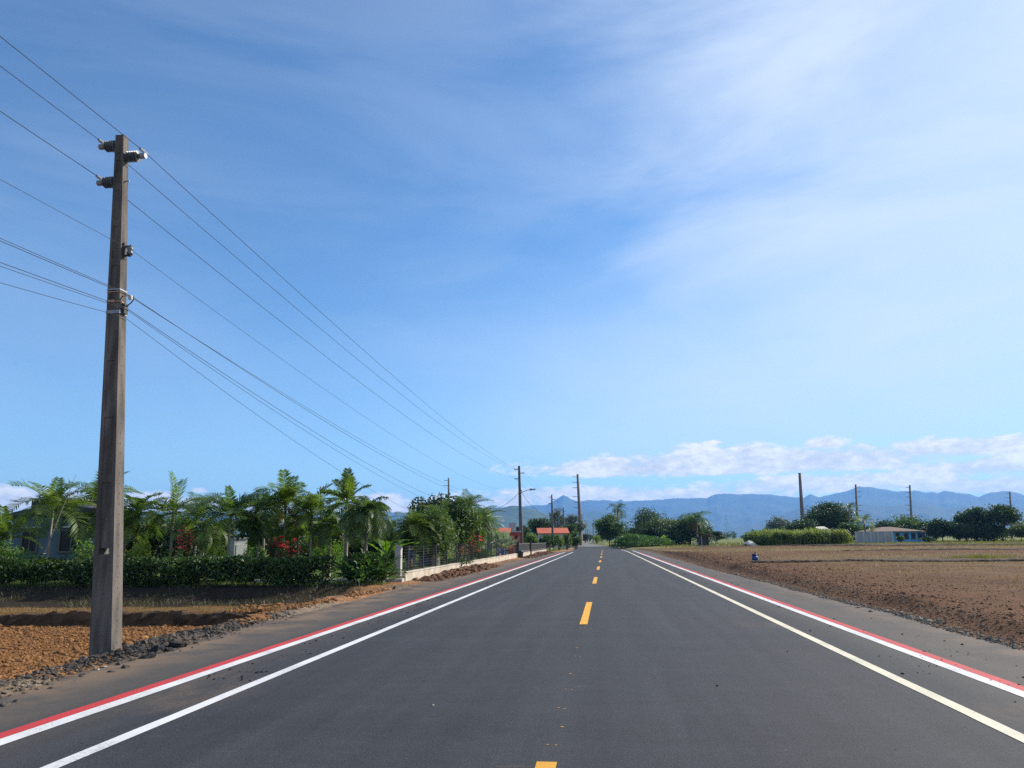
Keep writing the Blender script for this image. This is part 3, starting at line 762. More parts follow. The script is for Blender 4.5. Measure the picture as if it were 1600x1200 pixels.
palm('low yellow green palm between the spear palm and umbrella palm', 318, 31.5, 832, 806, 34, M['palm_y'], 183, nf=14, bend=1.8, spread=(-.4, 1.1), spear=0)
palm('low dark palm right of the white cabinet', 404, 31, 826, 800, 30, M['palm_d'], 184, nf=16, bend=1.9, spread=(-.4, 1.1), spear=0)
palm('low palm tucked between the two slim garden palms', 466, 32, 824, 800, 36, M['palm'], 185, nf=16, bend=1.9, spread=(-.4, 1.1), spear=0)
palm('low dark palm left of the tallest garden palm', 516, 31.5, 826, 802, 40, M['palm_d'], 186, nf=16, bend=1.9, spread=(-.4, 1.1), spear=0)
# ---- clustered palms behind the wire fence
palm('short bushy palm nearest the concrete gate post', 648, 36, 826, 802, 44, M['palm'], 43, nf=40, ll=.22, bend=1.5, nl=34, lw=.026, trunk_r=.06, spread=(-.5, 1.3), group='palms behind the wire fence')
palm('feathery palm in the middle of the fenced grove', 697, 45, 818, 788, 42, M['palm'], 45, nf=40, ll=.22, bend=1.6, nl=34, lw=.03, trunk_r=.08, spread=(-.4, 1.3), group='palms behind the wire fence')
palm('slim feathery palm standing highest at the right of the fenced grove', 731, 50, 795, 765, 32, M['palm_d'], 46, nf=32, ll=.22, bend=1.6, nl=34, lw=.03, trunk_r=.08, shaft=False, spread=(-.4, 1.4), group='palms behind the wire fence')
palm('dark bushy palm left of the pale dry palm', 748, 55, 818, 792, 34, M['palm_d'], 48, nf=38, ll=.22, bend=1.6, nl=34, lw=.034, trunk_r=.08, spread=(-.5, 1.3), group='palms behind the wire fence')
palm('pale dry palm with yellowish upright fronds by the tiled roof', 763, 58, 822, 800, 26, M['silver'], 49, nf=9, bend=1.2, nl=20, lw=.10, trunk_r=.13, spread=(.2, 1.4), group='palms behind the wire fence')
tree('broadleaf_tree', 'dark broadleaf tree rising behind the fenced palms', 'tree', 694, 52, 770, 86, M['broad_d'], 51, trunk=.35, nc=30, nl=190, ls=.3)
tree('broadleaf_tree', 'leaning dark leafy branch tree at the left of the fenced grove', 'tree', 660, 54, 776, 36, M['broad_d'], 52, trunk=.5, nc=9, nl=120, ls=.32)
tree('broadleaf_tree', 'dense green tree filling the middle of the fenced grove', 'tree', 672, 37, 796, 92, M['broad'], 53, trunk=.28, nc=44, nl=210, ls=.17)
tree('broadleaf_tree', 'fine leaved rounded tree right of the middle of the fenced grove', 'tree', 718, 43, 776, 60, M['broad'], 193, trunk=.3, nc=34, nl=200, ls=.19)
tree('broadleaf_tree', 'bushy tree behind the red flowers of the fenced grove', 'tree', 742, 62, 796, 60, M['broad'], 54, trunk=.25, nc=24, nl=150, ls=.3)
tree('broadleaf_tree', 'dark leafy backdrop tree between the two tall garden palms', 'tree', 400, 44, 786, 66, M['broad_d'], 55, trunk=.2, nc=24, nl=170, ls=.24)
tree('broadleaf_tree', 'dark round backdrop tree behind the red shrub', 'tree', 505, 46, 806, 90, M['broad_d'], 56, trunk=.15, nc=30, nl=170, ls=.25)
tree('broadleaf_tree', 'dark backdrop tree behind the palms right of the big pole', 'tree', 240, 44, 806, 90, M['broad_d'], 57, trunk=.15, nc=28, nl=170, ls=.25)
tree('broadleaf_tree', 'dark backdrop tree behind the wide umbrella palm', 'tree', 335, 46, 812, 84, M['broad_d'], 58, trunk=.15, nc=26, nl=170, ls=.25)
tree('broadleaf_tree', 'thin topped tree behind the umbrella palm', 'tree', 364, 48, 770, 40, M['broad'], 59, trunk=.4, nc=12, nl=120, ls=.25)
tree('broadleaf_tree', 'dark shrubby tree behind the right hedge end', 'tree', 590, 46, 806, 60, M['broad_d'], 60, trunk=.15, nc=22, nl=160, ls=.25)
for px, top, w_, sd, lb in ((182, 808, 60, 201, 'dark backdrop tree directly behind the big concrete pole'), (288, 806, 56, 202, 'dark backdrop tree behind the pink flowered shrub'), (452, 808, 60, 203, 'dark backdrop tree behind the bright red shrub'), (546, 806, 60, 204, 'dark backdrop tree behind the tallest garden palm'), (612, 812, 50, 205, 'dark backdrop tree behind the concrete gate post')):
    tree('broadleaf_tree', lb, 'tree', px, 43, top, w_, M['broad_d'], sd, trunk=.12, nc=26, nl=170, ls=.22)
# ---- shrubs
shrub('yellow green shrub under the left palm', 14, 29.5, 846, 60, M['banana'], 61, 900, .13, group='garden shrubs')
shrub('bright green shrub left of the big concrete pole', 138, 28.6, 838, 40, M['banana'], 62, 500, .14, group='garden shrubs')
shrub('yellow green shrub right of the big concrete pole', 218, 29.5, 834, 46, M['lime'], 63, 700, .14, group='garden shrubs')
shrub('pale green rounded shrub left of the white cabinet', 334, 33, 826, 50, M['banana'], 64, 1500, .08, group='garden shrubs')
shrub('green shrub right of the white cabinet', 398, 32, 842, 40, M['banana'], 65, 900, .11, group='garden shrubs')
shrub('wide light green shrub between red shrub and tall palm', 512, 33, 832, 60, M['banana'], 66, 1600, .1, group='garden shrubs')
shrub('shrub with clusters of red and pink blooms right of the pole', 287, 29, 826, 36, M['hedge'], 67, 500, .1, flower=M['pink'], fl=90, group='flowering shrubs')
shrub('shrub covered in bright red bracts behind the hedge', 455, 29, 834, 40, M['hedge'], 68, 500, .1, flower=M['red'], fl=46, group='flowering shrubs')
shrub('thin red flowered shrub left of the bright red one', 432, 32, 840, 22, M['hedge'], 69, 300, .09, flower=M['red'], fl=22, group='flowering shrubs')
shrub('red flowering shrub behind the wire fence', 735, 46, 830, 40, M['broad'], 70, 900, .13, flower=M['red'], fl=46, group='flowering shrubs')
shrub('low red flowering shrub at the foot of the fenced grove', 718, 43, 846, 34, M['broad'], 71, 600, .1, flower=M['red'], fl=24, group='flowering shrubs')
shrub('small red leaved shrub beside the dark fence post', 790, 68, 846, 14, M['broad'], 72, 200, .14, flower=M['red'], fl=26, group='flowering shrubs')
shrub('yellow green bush seen through the wire fence', 690, 47, 846, 50, M['lime'], 73, 900, .12, group='garden shrubs')
banana('bright green broad leaved plant behind the hedge end', 604, 29, 812, 40, M['banana'], 74, 8, stem=.35, group='broad leaved plants', W=.2)
banana('leafy upright plant left of the concrete gate post', 584, 27.4, 848, 34, M['crop'], 75, 17, stem=.1, group='broad leaved plants', W=.13)
banana('leafy upright plant beside the concrete gate post', 599, 27.4, 860, 20, M['crop'], 76, 17, stem=.1, group='broad leaved plants', W=.13)
banana('leafy plant in the hedge gap beneath the tallest palm', 548, 27.2, 852, 40, M['crop'], 77, 17, stem=.1, group='broad leaved plants', W=.13)
banana('short leafy plant beneath the feathery palm', 568, 26.8, 866, 34, M['crop'], 78, 17, stem=.05, group='broad leaved plants', W=.13)
shrub('glossy green bush filling the hedge gap under the feathery palm', 560, 27.6, 862, 60, M['hedge'], 79, 1800, .11, group='garden shrubs')
shrub('glossy green bush behind the concrete gate post', 598, 28, 862, 46, M['hedge'], 80, 1400, .11, group='garden shrubs')
shrub('low dark bush inside the wire fence by the wall', 712, 40, 872, 50, M['hedge'], 81, 1200, .12, group='garden shrubs')
shrub('low spiky bush just inside the wire fence corner', 641, 31, 886, 18, M['hedge'], 82, 500, .1, group='garden shrubs')
shrub('dark bush in front of the red pillared house', 752, 50, 852, 44, M['hedge'], 83, 1200, .14, group='garden shrubs')
# silver fan palm
def fan_palm():
    global rng
    rng = np.random.default_rng(90); d = 58; px = 779
    X = at(px, 842, d)[0]; z = hz(X, d)
    e = empty('fan_palm', (X, d, z), 0, 'silver grey fan palm in front of the tiled roof', 'palm')
    tr = MB(); tr.tube([[0, 0, -.1], [0, 0, .5]], [.2, .16], 8); tr.build('trunk', M['palm_trunk'], e, True)
    cr = MB()
    for i in range(15):
        az = i*2.4; el = rng.uniform(.1, 1.4); L = rng.uniform(.9, 1.4)
        D = np.array([math.cos(az)*math.cos(el), math.sin(az)*math.cos(el), math.sin(el)])
        c = np.array([0, 0, .5]) + D*L; cr.tube([[0, 0, .5], c], [.025, .018], 4, False)
        Sd = nrm(np.cross(D, [0, 0, 1.])); U = np.cross(Sd, D)
        k = 20; a = np.linspace(-1.9, 1.9, k); r = rng.uniform(.7, .9)
        E_ = D[None]*np.cos(a)[:, None] + Sd[None]*np.sin(a)[:, None]
        tip = c + E_*r + U*.12*rng.normal(size=(k, 1)); m1 = c + E_*r*.55; B_ = nrm(np.cross(E_, U))*.065
        cr.quads(np.stack([np.tile(c, (k, 1)), m1 + B_, tip, m1 - B_], 1))
    cr.build('crown', M['silver'], e)
fan_palm()

# ------------------------------------------------------------------ buildings
def prism_roof(mb, w, dp, z0, h, over=.35, hip=0., th=.12):
    a, b = w/2 + over, dp/2 + over; r = a - hip
    for dz in (0, -th):
        q = 1 if dz == 0 else -1
        V = np.array([[-a, -b, z0], [a, -b, z0], [a, b, z0], [-a, b, z0], [-r, 0, z0 + h], [r, 0, z0 + h]]) + [0, 0, dz]
        mb.add(V, [[0, 1, 5, 4], [2, 3, 4, 5]]); mb.add(V, [[1, 2, 5], [3, 0, 4]]) if hip else None
    o = [[-a, -b], [a, -b], [a, b], [-a, b]]
    for i in range(4):
        (x0, y0), (x1, y1) = o[i], o[(i + 1) % 4]
        if not hip and i in (1, 3):
            zr = z0 + h; xm, ym = (x0 + x1)/2, (y0 + y1)/2
            mb.quads([[[x0, y0, z0 - th], [xm, ym, zr - th], [xm, ym, zr], [x0, y0, z0]], [[xm, ym, zr - th], [x1, y1, z0 - th], [x1, y1, z0], [xm, ym, zr]]])
        else: mb.quads([[[x0, y0, z0 - th], [x1, y1, z0 - th], [x1, y1, z0], [x0, y0, z0]]])
def window(e, x, y, z, w, h, face=-1, axis='y'):
    fr = MB()
    if axis == 'y':
        fr.box((x - w/2, y + face*.03, z), (.08, .10, h + .08)); fr.box((x + w/2, y + face*.03, z), (.08, .10, h + .08))
        fr.box((x, y + face*.03, z + h/2), (w - .08, .09, .08)); fr.box((x, y + face*.03, z - h/2), (w - .08, .13, .08)); fr.box((x, y + face*.025, z), (.05, .06, h - .08))
    o = fr.build('window', M['frame'], e)
    gl = MB(); gl.box((x, y + face*.01, z), (w - .06, .03, h - .06)); gl.build('pane', M['glass'], o)
def gable_walls(mb, w, dp, h, rise=0.):
    mb.box((0, 0, h/2 - .2), (w, dp, h + .4))
    if rise:
        for x in (-w/2, w/2 - .12):
            V = [[x, -dp/2, h], [x, dp/2, h], [x, 0, h + rise], [x + .12, -dp/2, h], [x + .12, dp/2, h], [x + .12, 0, h + rise]]
            mb.add(V, [[0, 1, 2], [3, 5, 4]])
            mb.add(V, [[0, 2, 5, 3], [1, 4, 5, 2]])
# pale house at far left
def left_house():
    d = 38; x0 = at(16, 850, d)[0]; x1 = at(150, 850, d)[0]; X = (x0 + x1)/2; z = hz(X, d)
    w = x1 - x0; zt = at(60, 812, d)[1] - z
    e = empty('house', (X, d + 3, z), 0, 'pale blue house with dark roof behind the left palms', 'house')
    b = MB(); b.box((0, -1.6, zt/2 - .2), (w, 2.8, zt + .4)); b.build('wall', M['wall_pale'], e)
    r = MB()
    ze = at(60, 815, d)[1] - z; zr = at(60, 785, d)[1] - z
    a = w/2
    # low pitched roof rising to a flat raised block
    xa = at(47, 790, d)[0] - X; xb = at(108, 790, d)[0] - X; ox = -a - .4; ex = a + .5
    zf = at(22, 806, d)[1] - z; zm = at(44, 797, d)[1] - z; zm2 = at(140, 793, d)[1] - z
    for y0, y1 in ((-3.45, .4),):
        prof = [(ox, zf), (xa, zm), (xb, zm + .35), (at(140, 793, d)[0] - X, zm2), (ex, zm2 - .1)]
        for (p0, q0), (p1, q1) in zip(prof[:-1], prof[1:]):
            V = [[p0, y0, q0], [p1, y0, q1], [p1, y1, q1], [p0, y1, q0], [p0, y0, q0 - .22], [p1, y0, q1 - .22], [p1, y1, q1 - .22], [p0, y1, q0 - .22]]
            r.add(V, [[0, 1, 2, 3], [4, 7, 6, 5], [0, 4, 5, 1], [2, 6, 7, 3]])
    r.build('roof', M['roof_dark'], e)
    g_ = MB()     # front gable infill between wall top and roof
    g_.add([[-a, -3.0, zt], [a, -3.0, zt], [a, -3.0, zf - .3], [at(140, 793, d)[0] - X, -3.0, zm2 - .25], [xb, -3., zm + .1], [xa, -3., zm - .25], [-a, -3., zf - .2]], [[0, 1, 2, 3, 4, 5, 6]])
    g_.build('gable', M['wall_pale'], e)
    k = MB(); k.box(((xa + xb)/2, -1.3, (zm + zr)/2 - .1), (xb - xa, 3.2, zr - zm + .5)); k.build('parapet', M['roof_dark'], e)
    c = MB(); c.box(((xa + xb)/2, -1.3, zr + .18), (xb - xa + .2, 3.4, .07)); c.build('coping', M['post'], e)
    zw = at(47, 846, d)[1] - z
    for px, wpx in ((47, 24), (112, 36)):
        window(e, at(px, 845, d)[0] - X, -3.0, zw, wpx/F*d, 1.05)
    for px, wpx in ((47, 24), (112, 36)):
        s_ = MB(); s_.box((at(px, 845, d)[0] - X, -3.08, zw + .68), (wpx/F*d + .3, .16, .07)); s_.build('lintel', M['post'], e)
left_house()
# red roofed houses along the road
def simple_house(label, px0, px1, d, eave, ridge, dp, wm, rm, hip=0., rz=0., wins=(), name='house', pw=1., over=.35):
    x0 = at(px0, eave, d)[0]; x1 = at(px1, eave, d)[0]; X = (x0 + x1)/2; z = hz(X, d)
    h = at((px0 + px1)/2, eave, d)[1] - z; hr = at((px0 + px1)/2, ridge, d)[1] - z - h
    w = (x1 - x0) - 2*over*(1 if True else 0)
    Y = d + dp/2 + over
    e = empty(name, (X, Y, z), rz, label, 'house')
    b = MB(); gable_walls(b, w, dp, h - .05, 0 if hip else hr*dp/(dp + 2*over)); b.build('wall', wm, e)
    r = MB(); prism_roof(r, w, dp, h, hr, over, hip); r.build('roof', rm, e)
    for fx, fz, ww, wh in wins: window(e, fx*w/2, -dp/2, fz*h, ww*.75, wh*.75)
    return e
simple_house('house with orange tiled roof partly hidden by the silver fan palm', 768, 798, 72, 832, 824, 6, M['wall_white'], M['roof_red'], wins=((-.4, .55, .9, .9),))
simple_house('low house with bright orange red tiled roof behind the road poles', 840, 890, 120, 833, 824, 9, M['wall_white'], M['roof_red'], wins=((.55, .5, 1., 1.2), (.1, .5, 1., 1.2)))
def pink_house():
    d = 76; X = at(803, 842, d)[0]; z = hz(X, d)
    e = empty('house', (X, d + 2, z), 0, 'small red pink house with arched porch left of the second road pole', 'house')
    h = at(803, 832, d)[1] - z; w = 15/F*d
    b = MB()
    for x in (-w/2, -.02, w/2): b.box((x, -1.6, h/2 - .1), (.28, .3, h + .2))
    b.box((0, -1.6, h - .12), (w - .3, .26, .3)); b.box((0, .9, h/2 - .1), (w, 3., h + .2))
    b.build('wall', M['wall_pink'], e)
    dr = MB(); dr.box((w*.26, -.63, .95), (.5, .06, 1.9)); dr.build('door', M['wood'], e)
    r = MB(); r.box((0, 0, h + .08), (w + .5, 4.4, .14)); r.build('roof', M['wall_grey'], e)
    k = MB(); k.box((-w*.12, .2, h + .55), (w*.72, 2., .85)); k.build('water_tank_block', M['wall_grey'], e)
pink_house()
# right: blue house, wall, cream gable, hut, shed
simple_house('long light blue house with brown hipped roof across the field', 1365, 1446, 150, 830, 822.5, 9, M['wall_blue'], M['roof_brown'], hip=4.2, wins=((-.05, .55, 1., 1.5), (.32, .55, 1., 1.5), (.62, .55, 1., 1.5), (.9, .55, 1., 1.5)), over=.5)
simple_house('deep blue annexe joined behind the right end of the light blue house', 1441, 1462, 156, 831, 828, 6, M['wall_blue2'], M['roof_brown'], hip=1.2)
simple_house('house with cream gable peeking over the sugar cane', 1272, 1302, 152, 830, 822, 8, M['wall_white'], M['roof_cream'], rz=0.0)
def grey_wall():
    d = 143; x0 = at(1336, 840, d)[0]; x1 = at(1395, 840, d)[0]; X = (x0 + x1)/2; z = hz(X, d)
    h = at(1365, 831, d)[1] - z
    e = empty('boundary_wall', (X, d, z), 0, 'grey rendered boundary wall in front of the light blue house', 'wall')
    b = MB(); b.box((0, 0, h/2 - .2), (x1 - x0, .2, h + .4)); b.build('panel', M['wall_grey'], e)
    c = MB(); c.box((0, 0, h + .04), (x1 - x0 + .05, .32, .09)); c.build('coping', M['post'], e)
    for i in range(6):
        q = MB(); q.box((-(x1 - x0)/2 + .15 + i*(x1 - x0 - .3)/5, -.14, h/2 - .2), (.3, .08, h + .3)); q.build('pier', M['post'], e)
grey_wall()
simple_house('small whitish hut half hidden by banana leaves', 1028, 1040, 152, 829, 824, 4, M['wall_white'], M['wall_grey'], wins=((0, .6, .5, .6),), name='hut', over=.15)
def shed():
    d = 128; x0 = at(1096, 840, d)[0]; x1 = at(1119, 840, d)[0]; X = (x0 + x1)/2; z = hz(X, d); w = x1 - x0
    hl = at(1096, 832, d)[1] - z; hr = at(1119, 838, d)[1] - z
    e = empty('shed', (X, d + 1.6, z), 0, 'dark open wooden shed with sloping roof at the field edge', 'shed')
    b = MB(); b.box((-w*.2, .6, hr*.5 - .1), (w*.6, 2.2, hr + .2)); b.build('wall', M['wood'], e)
    for x in (w*.2, w*.48, -w*.48):
        p_ = MB(); p_.box((x, -1.4, hr*.5), (.13, .13, hr)); p_.build('post', M['wall_grey'], e)
    r = MB(); a = w/2 + .3
    V = [[-a, -1.9, hl], [a, -1.9, hr], [a, 1.9, hr], [-a, 1.9, hl]]; V += [[x, y, q - .1] for x, y, q in V]
    r.add(V, [[0, 1, 2, 3], [7, 6, 5, 4], [0, 4, 5, 1], [1, 5, 6, 2], [2, 6, 7, 3], [3, 7, 4, 0]]); r.build('roof', M['roof_brown'], e)
shed()

# ------------------------------------------------------------------ fences, walls, gate post
Xp, Yp = G(622, 911, 0.); s_p, t_p = toST(Xp, Yp); t_w = t_p + .12
zp = hz(Xp, Yp)
RZ = -PSI
e = empty('gate_post', (Xp, Yp, zp), RZ, 'pale square concrete post at the hedge end', 'post')
hp = at(622, 852, Yp)[1] - zp
b = MB(); b.box((0, 0, hp/2 + .1), (.22, .24, hp - .2 + .0)); b.build('shaft', M['post'], e)
b = MB(); b.box((0.02, 0, -.05), (.34, .34, .3)); b.build('footing', M['post'], e)
def low_wall(label, s0, s1, h, t0, gaps=()):
    X, Y = ST(s0, t0); z = hz(X, Y)
    L = s1 - s0; e = empty('low_wall', (X, Y, z), RZ, label, 'wall', 'low roadside walls')
    b = MB(); n = int(L/.5) + 1
    b.box((0, L/2, h/2 - .3), (.16, L, h + .6)); b.build('wall_face', M['wallpaint'], e)
    c = MB(); c.box((0, L/2, h + .022), (.2, L, .045)); c.build('coping', M['wallpaint'], e)
    return e
s_g1 = toST(*G(790, 871, .05))[0]; s_g1 = min(max(s_g1, 58), 75)
low_wall('long pale low wall along the verge from gate post to dark post', s_p + .3, s_g1, .30, t_w)
def wire_fence(s0, s1, t0, zb, h):
    X, Y = ST(s0, t0); z = hz(X, Y) + zb; L = s1 - s0
    e = empty('wire_fence', (X, Y, z), RZ, 'dark wire mesh fence with slim posts on top of the long low wall', 'fence')
    n = int(L/2.45)
    for i in range(n + 1):
        b = MB(); b.box((0, .6 + i*(L - .7)/n, h/2), (.05, .06, h)); b.build('post', M['dark_steel'], e)
    w = MB()
    for q in np.linspace(.06, h - .05, 9): w.tube([[0, 0, q], [0, L, q]], .004, 4, False)
    for y in np.arange(.1, L, .16): w.tube([[.008, y, .04], [.008, y, h - .03]], .0028, 3, False)
    w.build('wire_mesh', M['dark_steel'], e)
wire_fence(s_p + .35, s_g1 - .2, t_w, .345, .95)
s_g2 = s_g1 + 11; s_g3 = s_g1 + 44
low_wall('short pale low wall under the first picket panel', s_g1 + .6, s_g2, .28, t_w)
low_wall('far pale low wall under the long picket panel', s_g2 + 1., s_g3, .24, t_w)
def picket(label, s0, s1, zb, h):
    X, Y = ST(s0, t_w); z = hz(X, Y) + zb; L = s1 - s0
    e = empty('picket_fence', (X, Y, z), RZ, label, 'fence', 'picket fences')
    b = MB()
    for y in np.arange(.08, L, .15): b.box((0, y, h/2), (.02, .03, h - .04))
    b.build('pickets', M['conc_dark'], e)
    for q in (.12, h - .08):
        r = MB(); r.box((0.03, L/2, q), (.035, L, .05)); r.build('rail', M['conc_dark'], e)
picket('short brown grey picket fence between the two dark posts', s_g1 + .6, s_g2, .33, .85)
picket('long brown grey picket fence ending at the third road pole', s_g2 + 1., s_g3, .29, .85)
for q, lab in ((s_g1 + .2, 'dark post between wire fence and picket fence'), (s_g2 + .5, 'dark post between the two picket panels')):
    X, Y = ST(q, t_w + .1); z = hz(X, Y)
    e = empty('fence_post', (X, Y, z), RZ, lab, 'post', 'dark fence posts')
    b = MB(); b.box((0, 0, .60), (.14, .14, 1.5)); b.build('shaft', M['dark_steel'], e)
    b = MB(); b.box((0, 0, 1.38), (.19, .19, .05)); b.build('cap', M['dark_steel'], e)
X, Y = ST(s_g1 - .3, t_w + .35); z = hz(X, Y)
e = empty('rubbish_bin', (X, Y, z), RZ, 'black boxy bin at the foot of the dark fence post', 'bin')
b = MB(); b.lathe([(.0, 0), (.19, 0), (.24, .42), (.26, .45), (.26, .50), (.22, .54), (0, .56)], 10); b.build('body', M['dark_steel'], e)
b = MB(); b.lathe([(.0, .562), (.22, .562), (.18, .61), (0, .63)], 10); b.build('lid', M['dark_steel'], e)
# hedge-side kerb
X, Y = ST(s_p - .1, t_p - 3.); z = hz(X, Y)
b = MB(); b.box((0, 0, 0), (6., .22, .16)); o = b.build('kerb_beam', M['post']); o.location = (X, Y, z + .02); o.rotation_euler = (0, 0, RZ)
tag(o, 'grey concrete kerb beam running from the gate post under the hedge', 'kerb')

# garden odds and ends
d = 34; X = at(373, 850, d)[0]; z = hz(X, d); hh = at(373, 842, d)[1] - z
e = empty('cabinet', (X, d, z), .75, 'white box cabinet standing behind the hedge', 'cabinet')
b = MB(); b.box((0, 0, hh/2), (.58, .45, hh)); b.build('body', M['wall_white'], e)
b = MB(); b.box((0, 0, hh + .03), (.66, .53, .06)); b.build('lid', M['wall_grey'], e)
b = MB(); b.box((.02, -.23, hh*.5), (.44, .02, hh*.7)); b.build('door', M['wall_white'], e)
def barrel(label, px, py, d, r=.29, h=.88):
    X, zt = at(px, py, d); z = hz(X, d)
    e = empty('barrel', (X, d, z), 0, label, 'barrel', 'blue barrels')
    b = MB(); b.lathe([(0, 0), (r*.9, 0), (r, .06), (r, h*.3), (r*1.05, h*.33), (r, h*.36), (r, h*.63), (r*1.05, h*.66), (r, h*.69), (r, h - .06), (r*.92, h), (0, h)], 16); b.build('body', M['bluep'], e, True)
    b = MB(); b.lathe([(r*.9, h + .003), (r*1.04, h + .003), (r*1.04, h + .05), (r*.9, h + .05)], 16); b.build('rim', M['navyp'], e, True)
barrel('blue barrel behind the wire fence, left of the grey trunk', 641, 860, 46)
barrel('bright blue barrel behind the wire fence, right of the grey trunk', 668, 860, 45, .36, 1.0)
barrel('navy and blue barrel behind the fence near the dark post', 784, 860, 66, .3, .9)
def stump(label, px, d, h, r, m):
    X = at(px, 870, d)[0]; z = hz(X, d)
    b = MB(); b.tube([[0, 0, -.1], [.02, 0, h*.5], [0, 0, h]], [r*1.2, r, r*.95], 9)
    o = b.build('tree_stump', m); o.location = (X, d, z); tag(o, label, 'stump', 'garden stumps')
stump('pale cut stump just inside the fence corner', 637, 33, .62, .13, M['rock_pale'])
stump('dark trunk stub right of the pale stump', 641, 31, .75, .10, M['bark'])
stump('brown broad stump behind the third fence post', 680, 36, .72, .2, M['palm_trunk'])
stump('grey trunk stub between the blue barrels', 658, 37, 1.5, .13, M['palm_trunk'])
# bamboo stake
xa, za = at(119, 741, 29); xb, zb = at(97, 796, 29)
zg = hz(xb, 29); kx = (xb - xa)/(zb - za); x0 = xb + kx*(zg - zb)
b = MB(); b.tube([[x0, 29, zg], [xb, 29, zb], [xa, 29, za]], [.025, .018, .006], 6)
tag(b.build('bamboo_pole', M['palm_trunk']), 'thin leaning bamboo pole above the pale blue house roof', 'pole')
# blue sprayer on the field
Xs, Ys = G(1180, 878.5, .18); zs = hz(Xs, Ys)
ps = Ys/F
e = empty('sprayer', (Xs, Ys, zs), .1, 'small blue plastic sprayer tank with dark red cap on the field ridge', 'sprayer')
b = MB(); b.box((0, 0, 3.2*ps), (7.0*ps, 5*ps, 1.2*ps)); b.box((-2.6*ps, 0, 1.2*ps), (1.1*ps, 3*ps, 3*ps)); b.box((2.2*ps, 0, 1.2*ps), (1.1*ps, 3*ps, 3*ps)); b.build('stand', M['palep'], e)
b = MB(); b.lathe([(0, 3.8*ps), (3.6*ps, 3.8*ps), (4.6*ps, 5*ps), (4.7*ps, 8*ps), (4.0*ps, 9.6*ps), (3.6*ps, 10.0*ps), (0, 10*ps)], 14); b.build('tank', M['bluep'], e, True)
b = MB(); b.lathe([(0, 10.003*ps), (3.7*ps, 10.003*ps), (3.7*ps, 12.6*ps), (3.0*ps, 13.4*ps), (0, 13.5*ps)], 14, (-.4*ps, 0, 0)); b.build('upper_tank', M['navyp'], e, True)
b = MB(); b.lathe([(0, 13.4*ps), (1.5*ps, 13.4*ps), (1.6*ps, 15.2*ps), (.9*ps, 15.8*ps), (0, 15.8*ps)], 10, (1.5*ps, 0, 0)); b.build('cap', M['redp'], e, True)
b = MB(); q = np.linspace(0, 1, 12); b.tube(np.stack([4.4*ps + 1.6*ps*np.sin(q*3.1), 0*q, 9*ps - 7*ps*q], -1), .35*ps, 6); b.build('hose', M['palep'], e, True)
# sand heap
Xh, Yh = G(1171, 852, .27)
e = empty('sand_heap', (Xh, Yh, hz(Xh, Yh)), 0, 'pale sand heap with a dark hollow at the far field edge', 'heap')
b = MB(); a = np.linspace(0, 2*math.pi, 25); rr = np.linspace(0, 1, 9)
V = np.stack([np.outer(rr, np.cos(a))*1.35, np.outer(rr, np.sin(a))*1.2, np.outer(1 - rr**1.7, np.ones_like(a))*.85*(1 + .12*np.cos(3*a))[None] - .08], -1)
b.grid(V); b.build('mound', M['sand'], e, True)
b = MB(); lumps(b, np.array([[-.75, -1.0, .15], [-.3, -1.15, .12], [-1.1, -.9, .1]]), [.4, .3, .25], .8); b.build('dark_stones', M['rock'], e)
# pale posts near the shed (little bench)
Xb, Yb = G(1087, 852, .27)
e = empty('bench', (Xb, Yb, hz(Xb, Yb)), 0, 'small whitish bench on the grass left of the shed', 'bench')
b = MB(); b.box((0, 0, .5), (.9, .4, .09)); b.build('seat', M['wall_white'], e)
for x in (-.36, .36):
    b = MB(); b.box((x, 0, .22), (.09, .36, .46)); b.build('leg', M['wall_white'], e)

# ------------------------------------------------------------------ road poles
def taper_box(mb, P0, P1, w0, d0, w1, d1):
    P0 = np.array(P0); P1 = np.array(P1)
    def ring(P, w, d): return [[P[0] + x*w/2, P[1] + y*d/2, P[2]] for x, y in ((-1, -1), (1, -1), (1, 1), (-1, 1))]
    mb.add(ring(P0, w0, d0) + ring(P1, w1, d1), [[0, 1, 5, 4], [1, 2, 6, 5], [2, 3, 7, 6], [3, 0, 4, 7], [4, 5, 6, 7], [3, 2, 1, 0]])
def insulator(e, x0, x1, y, z, m=None):
    b = MB(); n = 5; L = x1 - x0; sgn = 1 if L > 0 else -1; L = abs(L)
    prof = [(.03, 0), (.045, .02)]
    for i in range(n):
        u = .03 + (L - .07)*i/n; st = (L - .07)/n
        prof += [(.026, u), (.026, u + st*.34), (.088, u + st*.40), (.092, u + st*.52), (.05, u + st*.62), (.026, u + st*.70)]
    prof += [(.04, L - .035), (.05, L - .01), (.02, L)]
    b.lathe(prof, 12)
    b.xf(Matrix.Translation((x0, y, z)) @ Matrix.Rotation(sgn*R(90), 4, 'Y'))
    o = b.build('insulator', M['porcelain'], e)
    c = MB(); c.tube([[x1 - sgn*.02, y, z], [x1 + sgn*.07, y, z]], .045, 8); c.tube([[x1 + sgn*.03, y, z], [x1 + sgn*.03, y, z + .11]], .014, 6)
    c.tube([[x1 + sgn*.03, y - .1, z + .075], [x1 + sgn*.03, y + .1, z + .075]], .022, 6)
    c.build('clamp', M['pale_band'] if sgn > 0 else M['steel'], o)
    return (x1 + sgn*.03, y, z + .08)
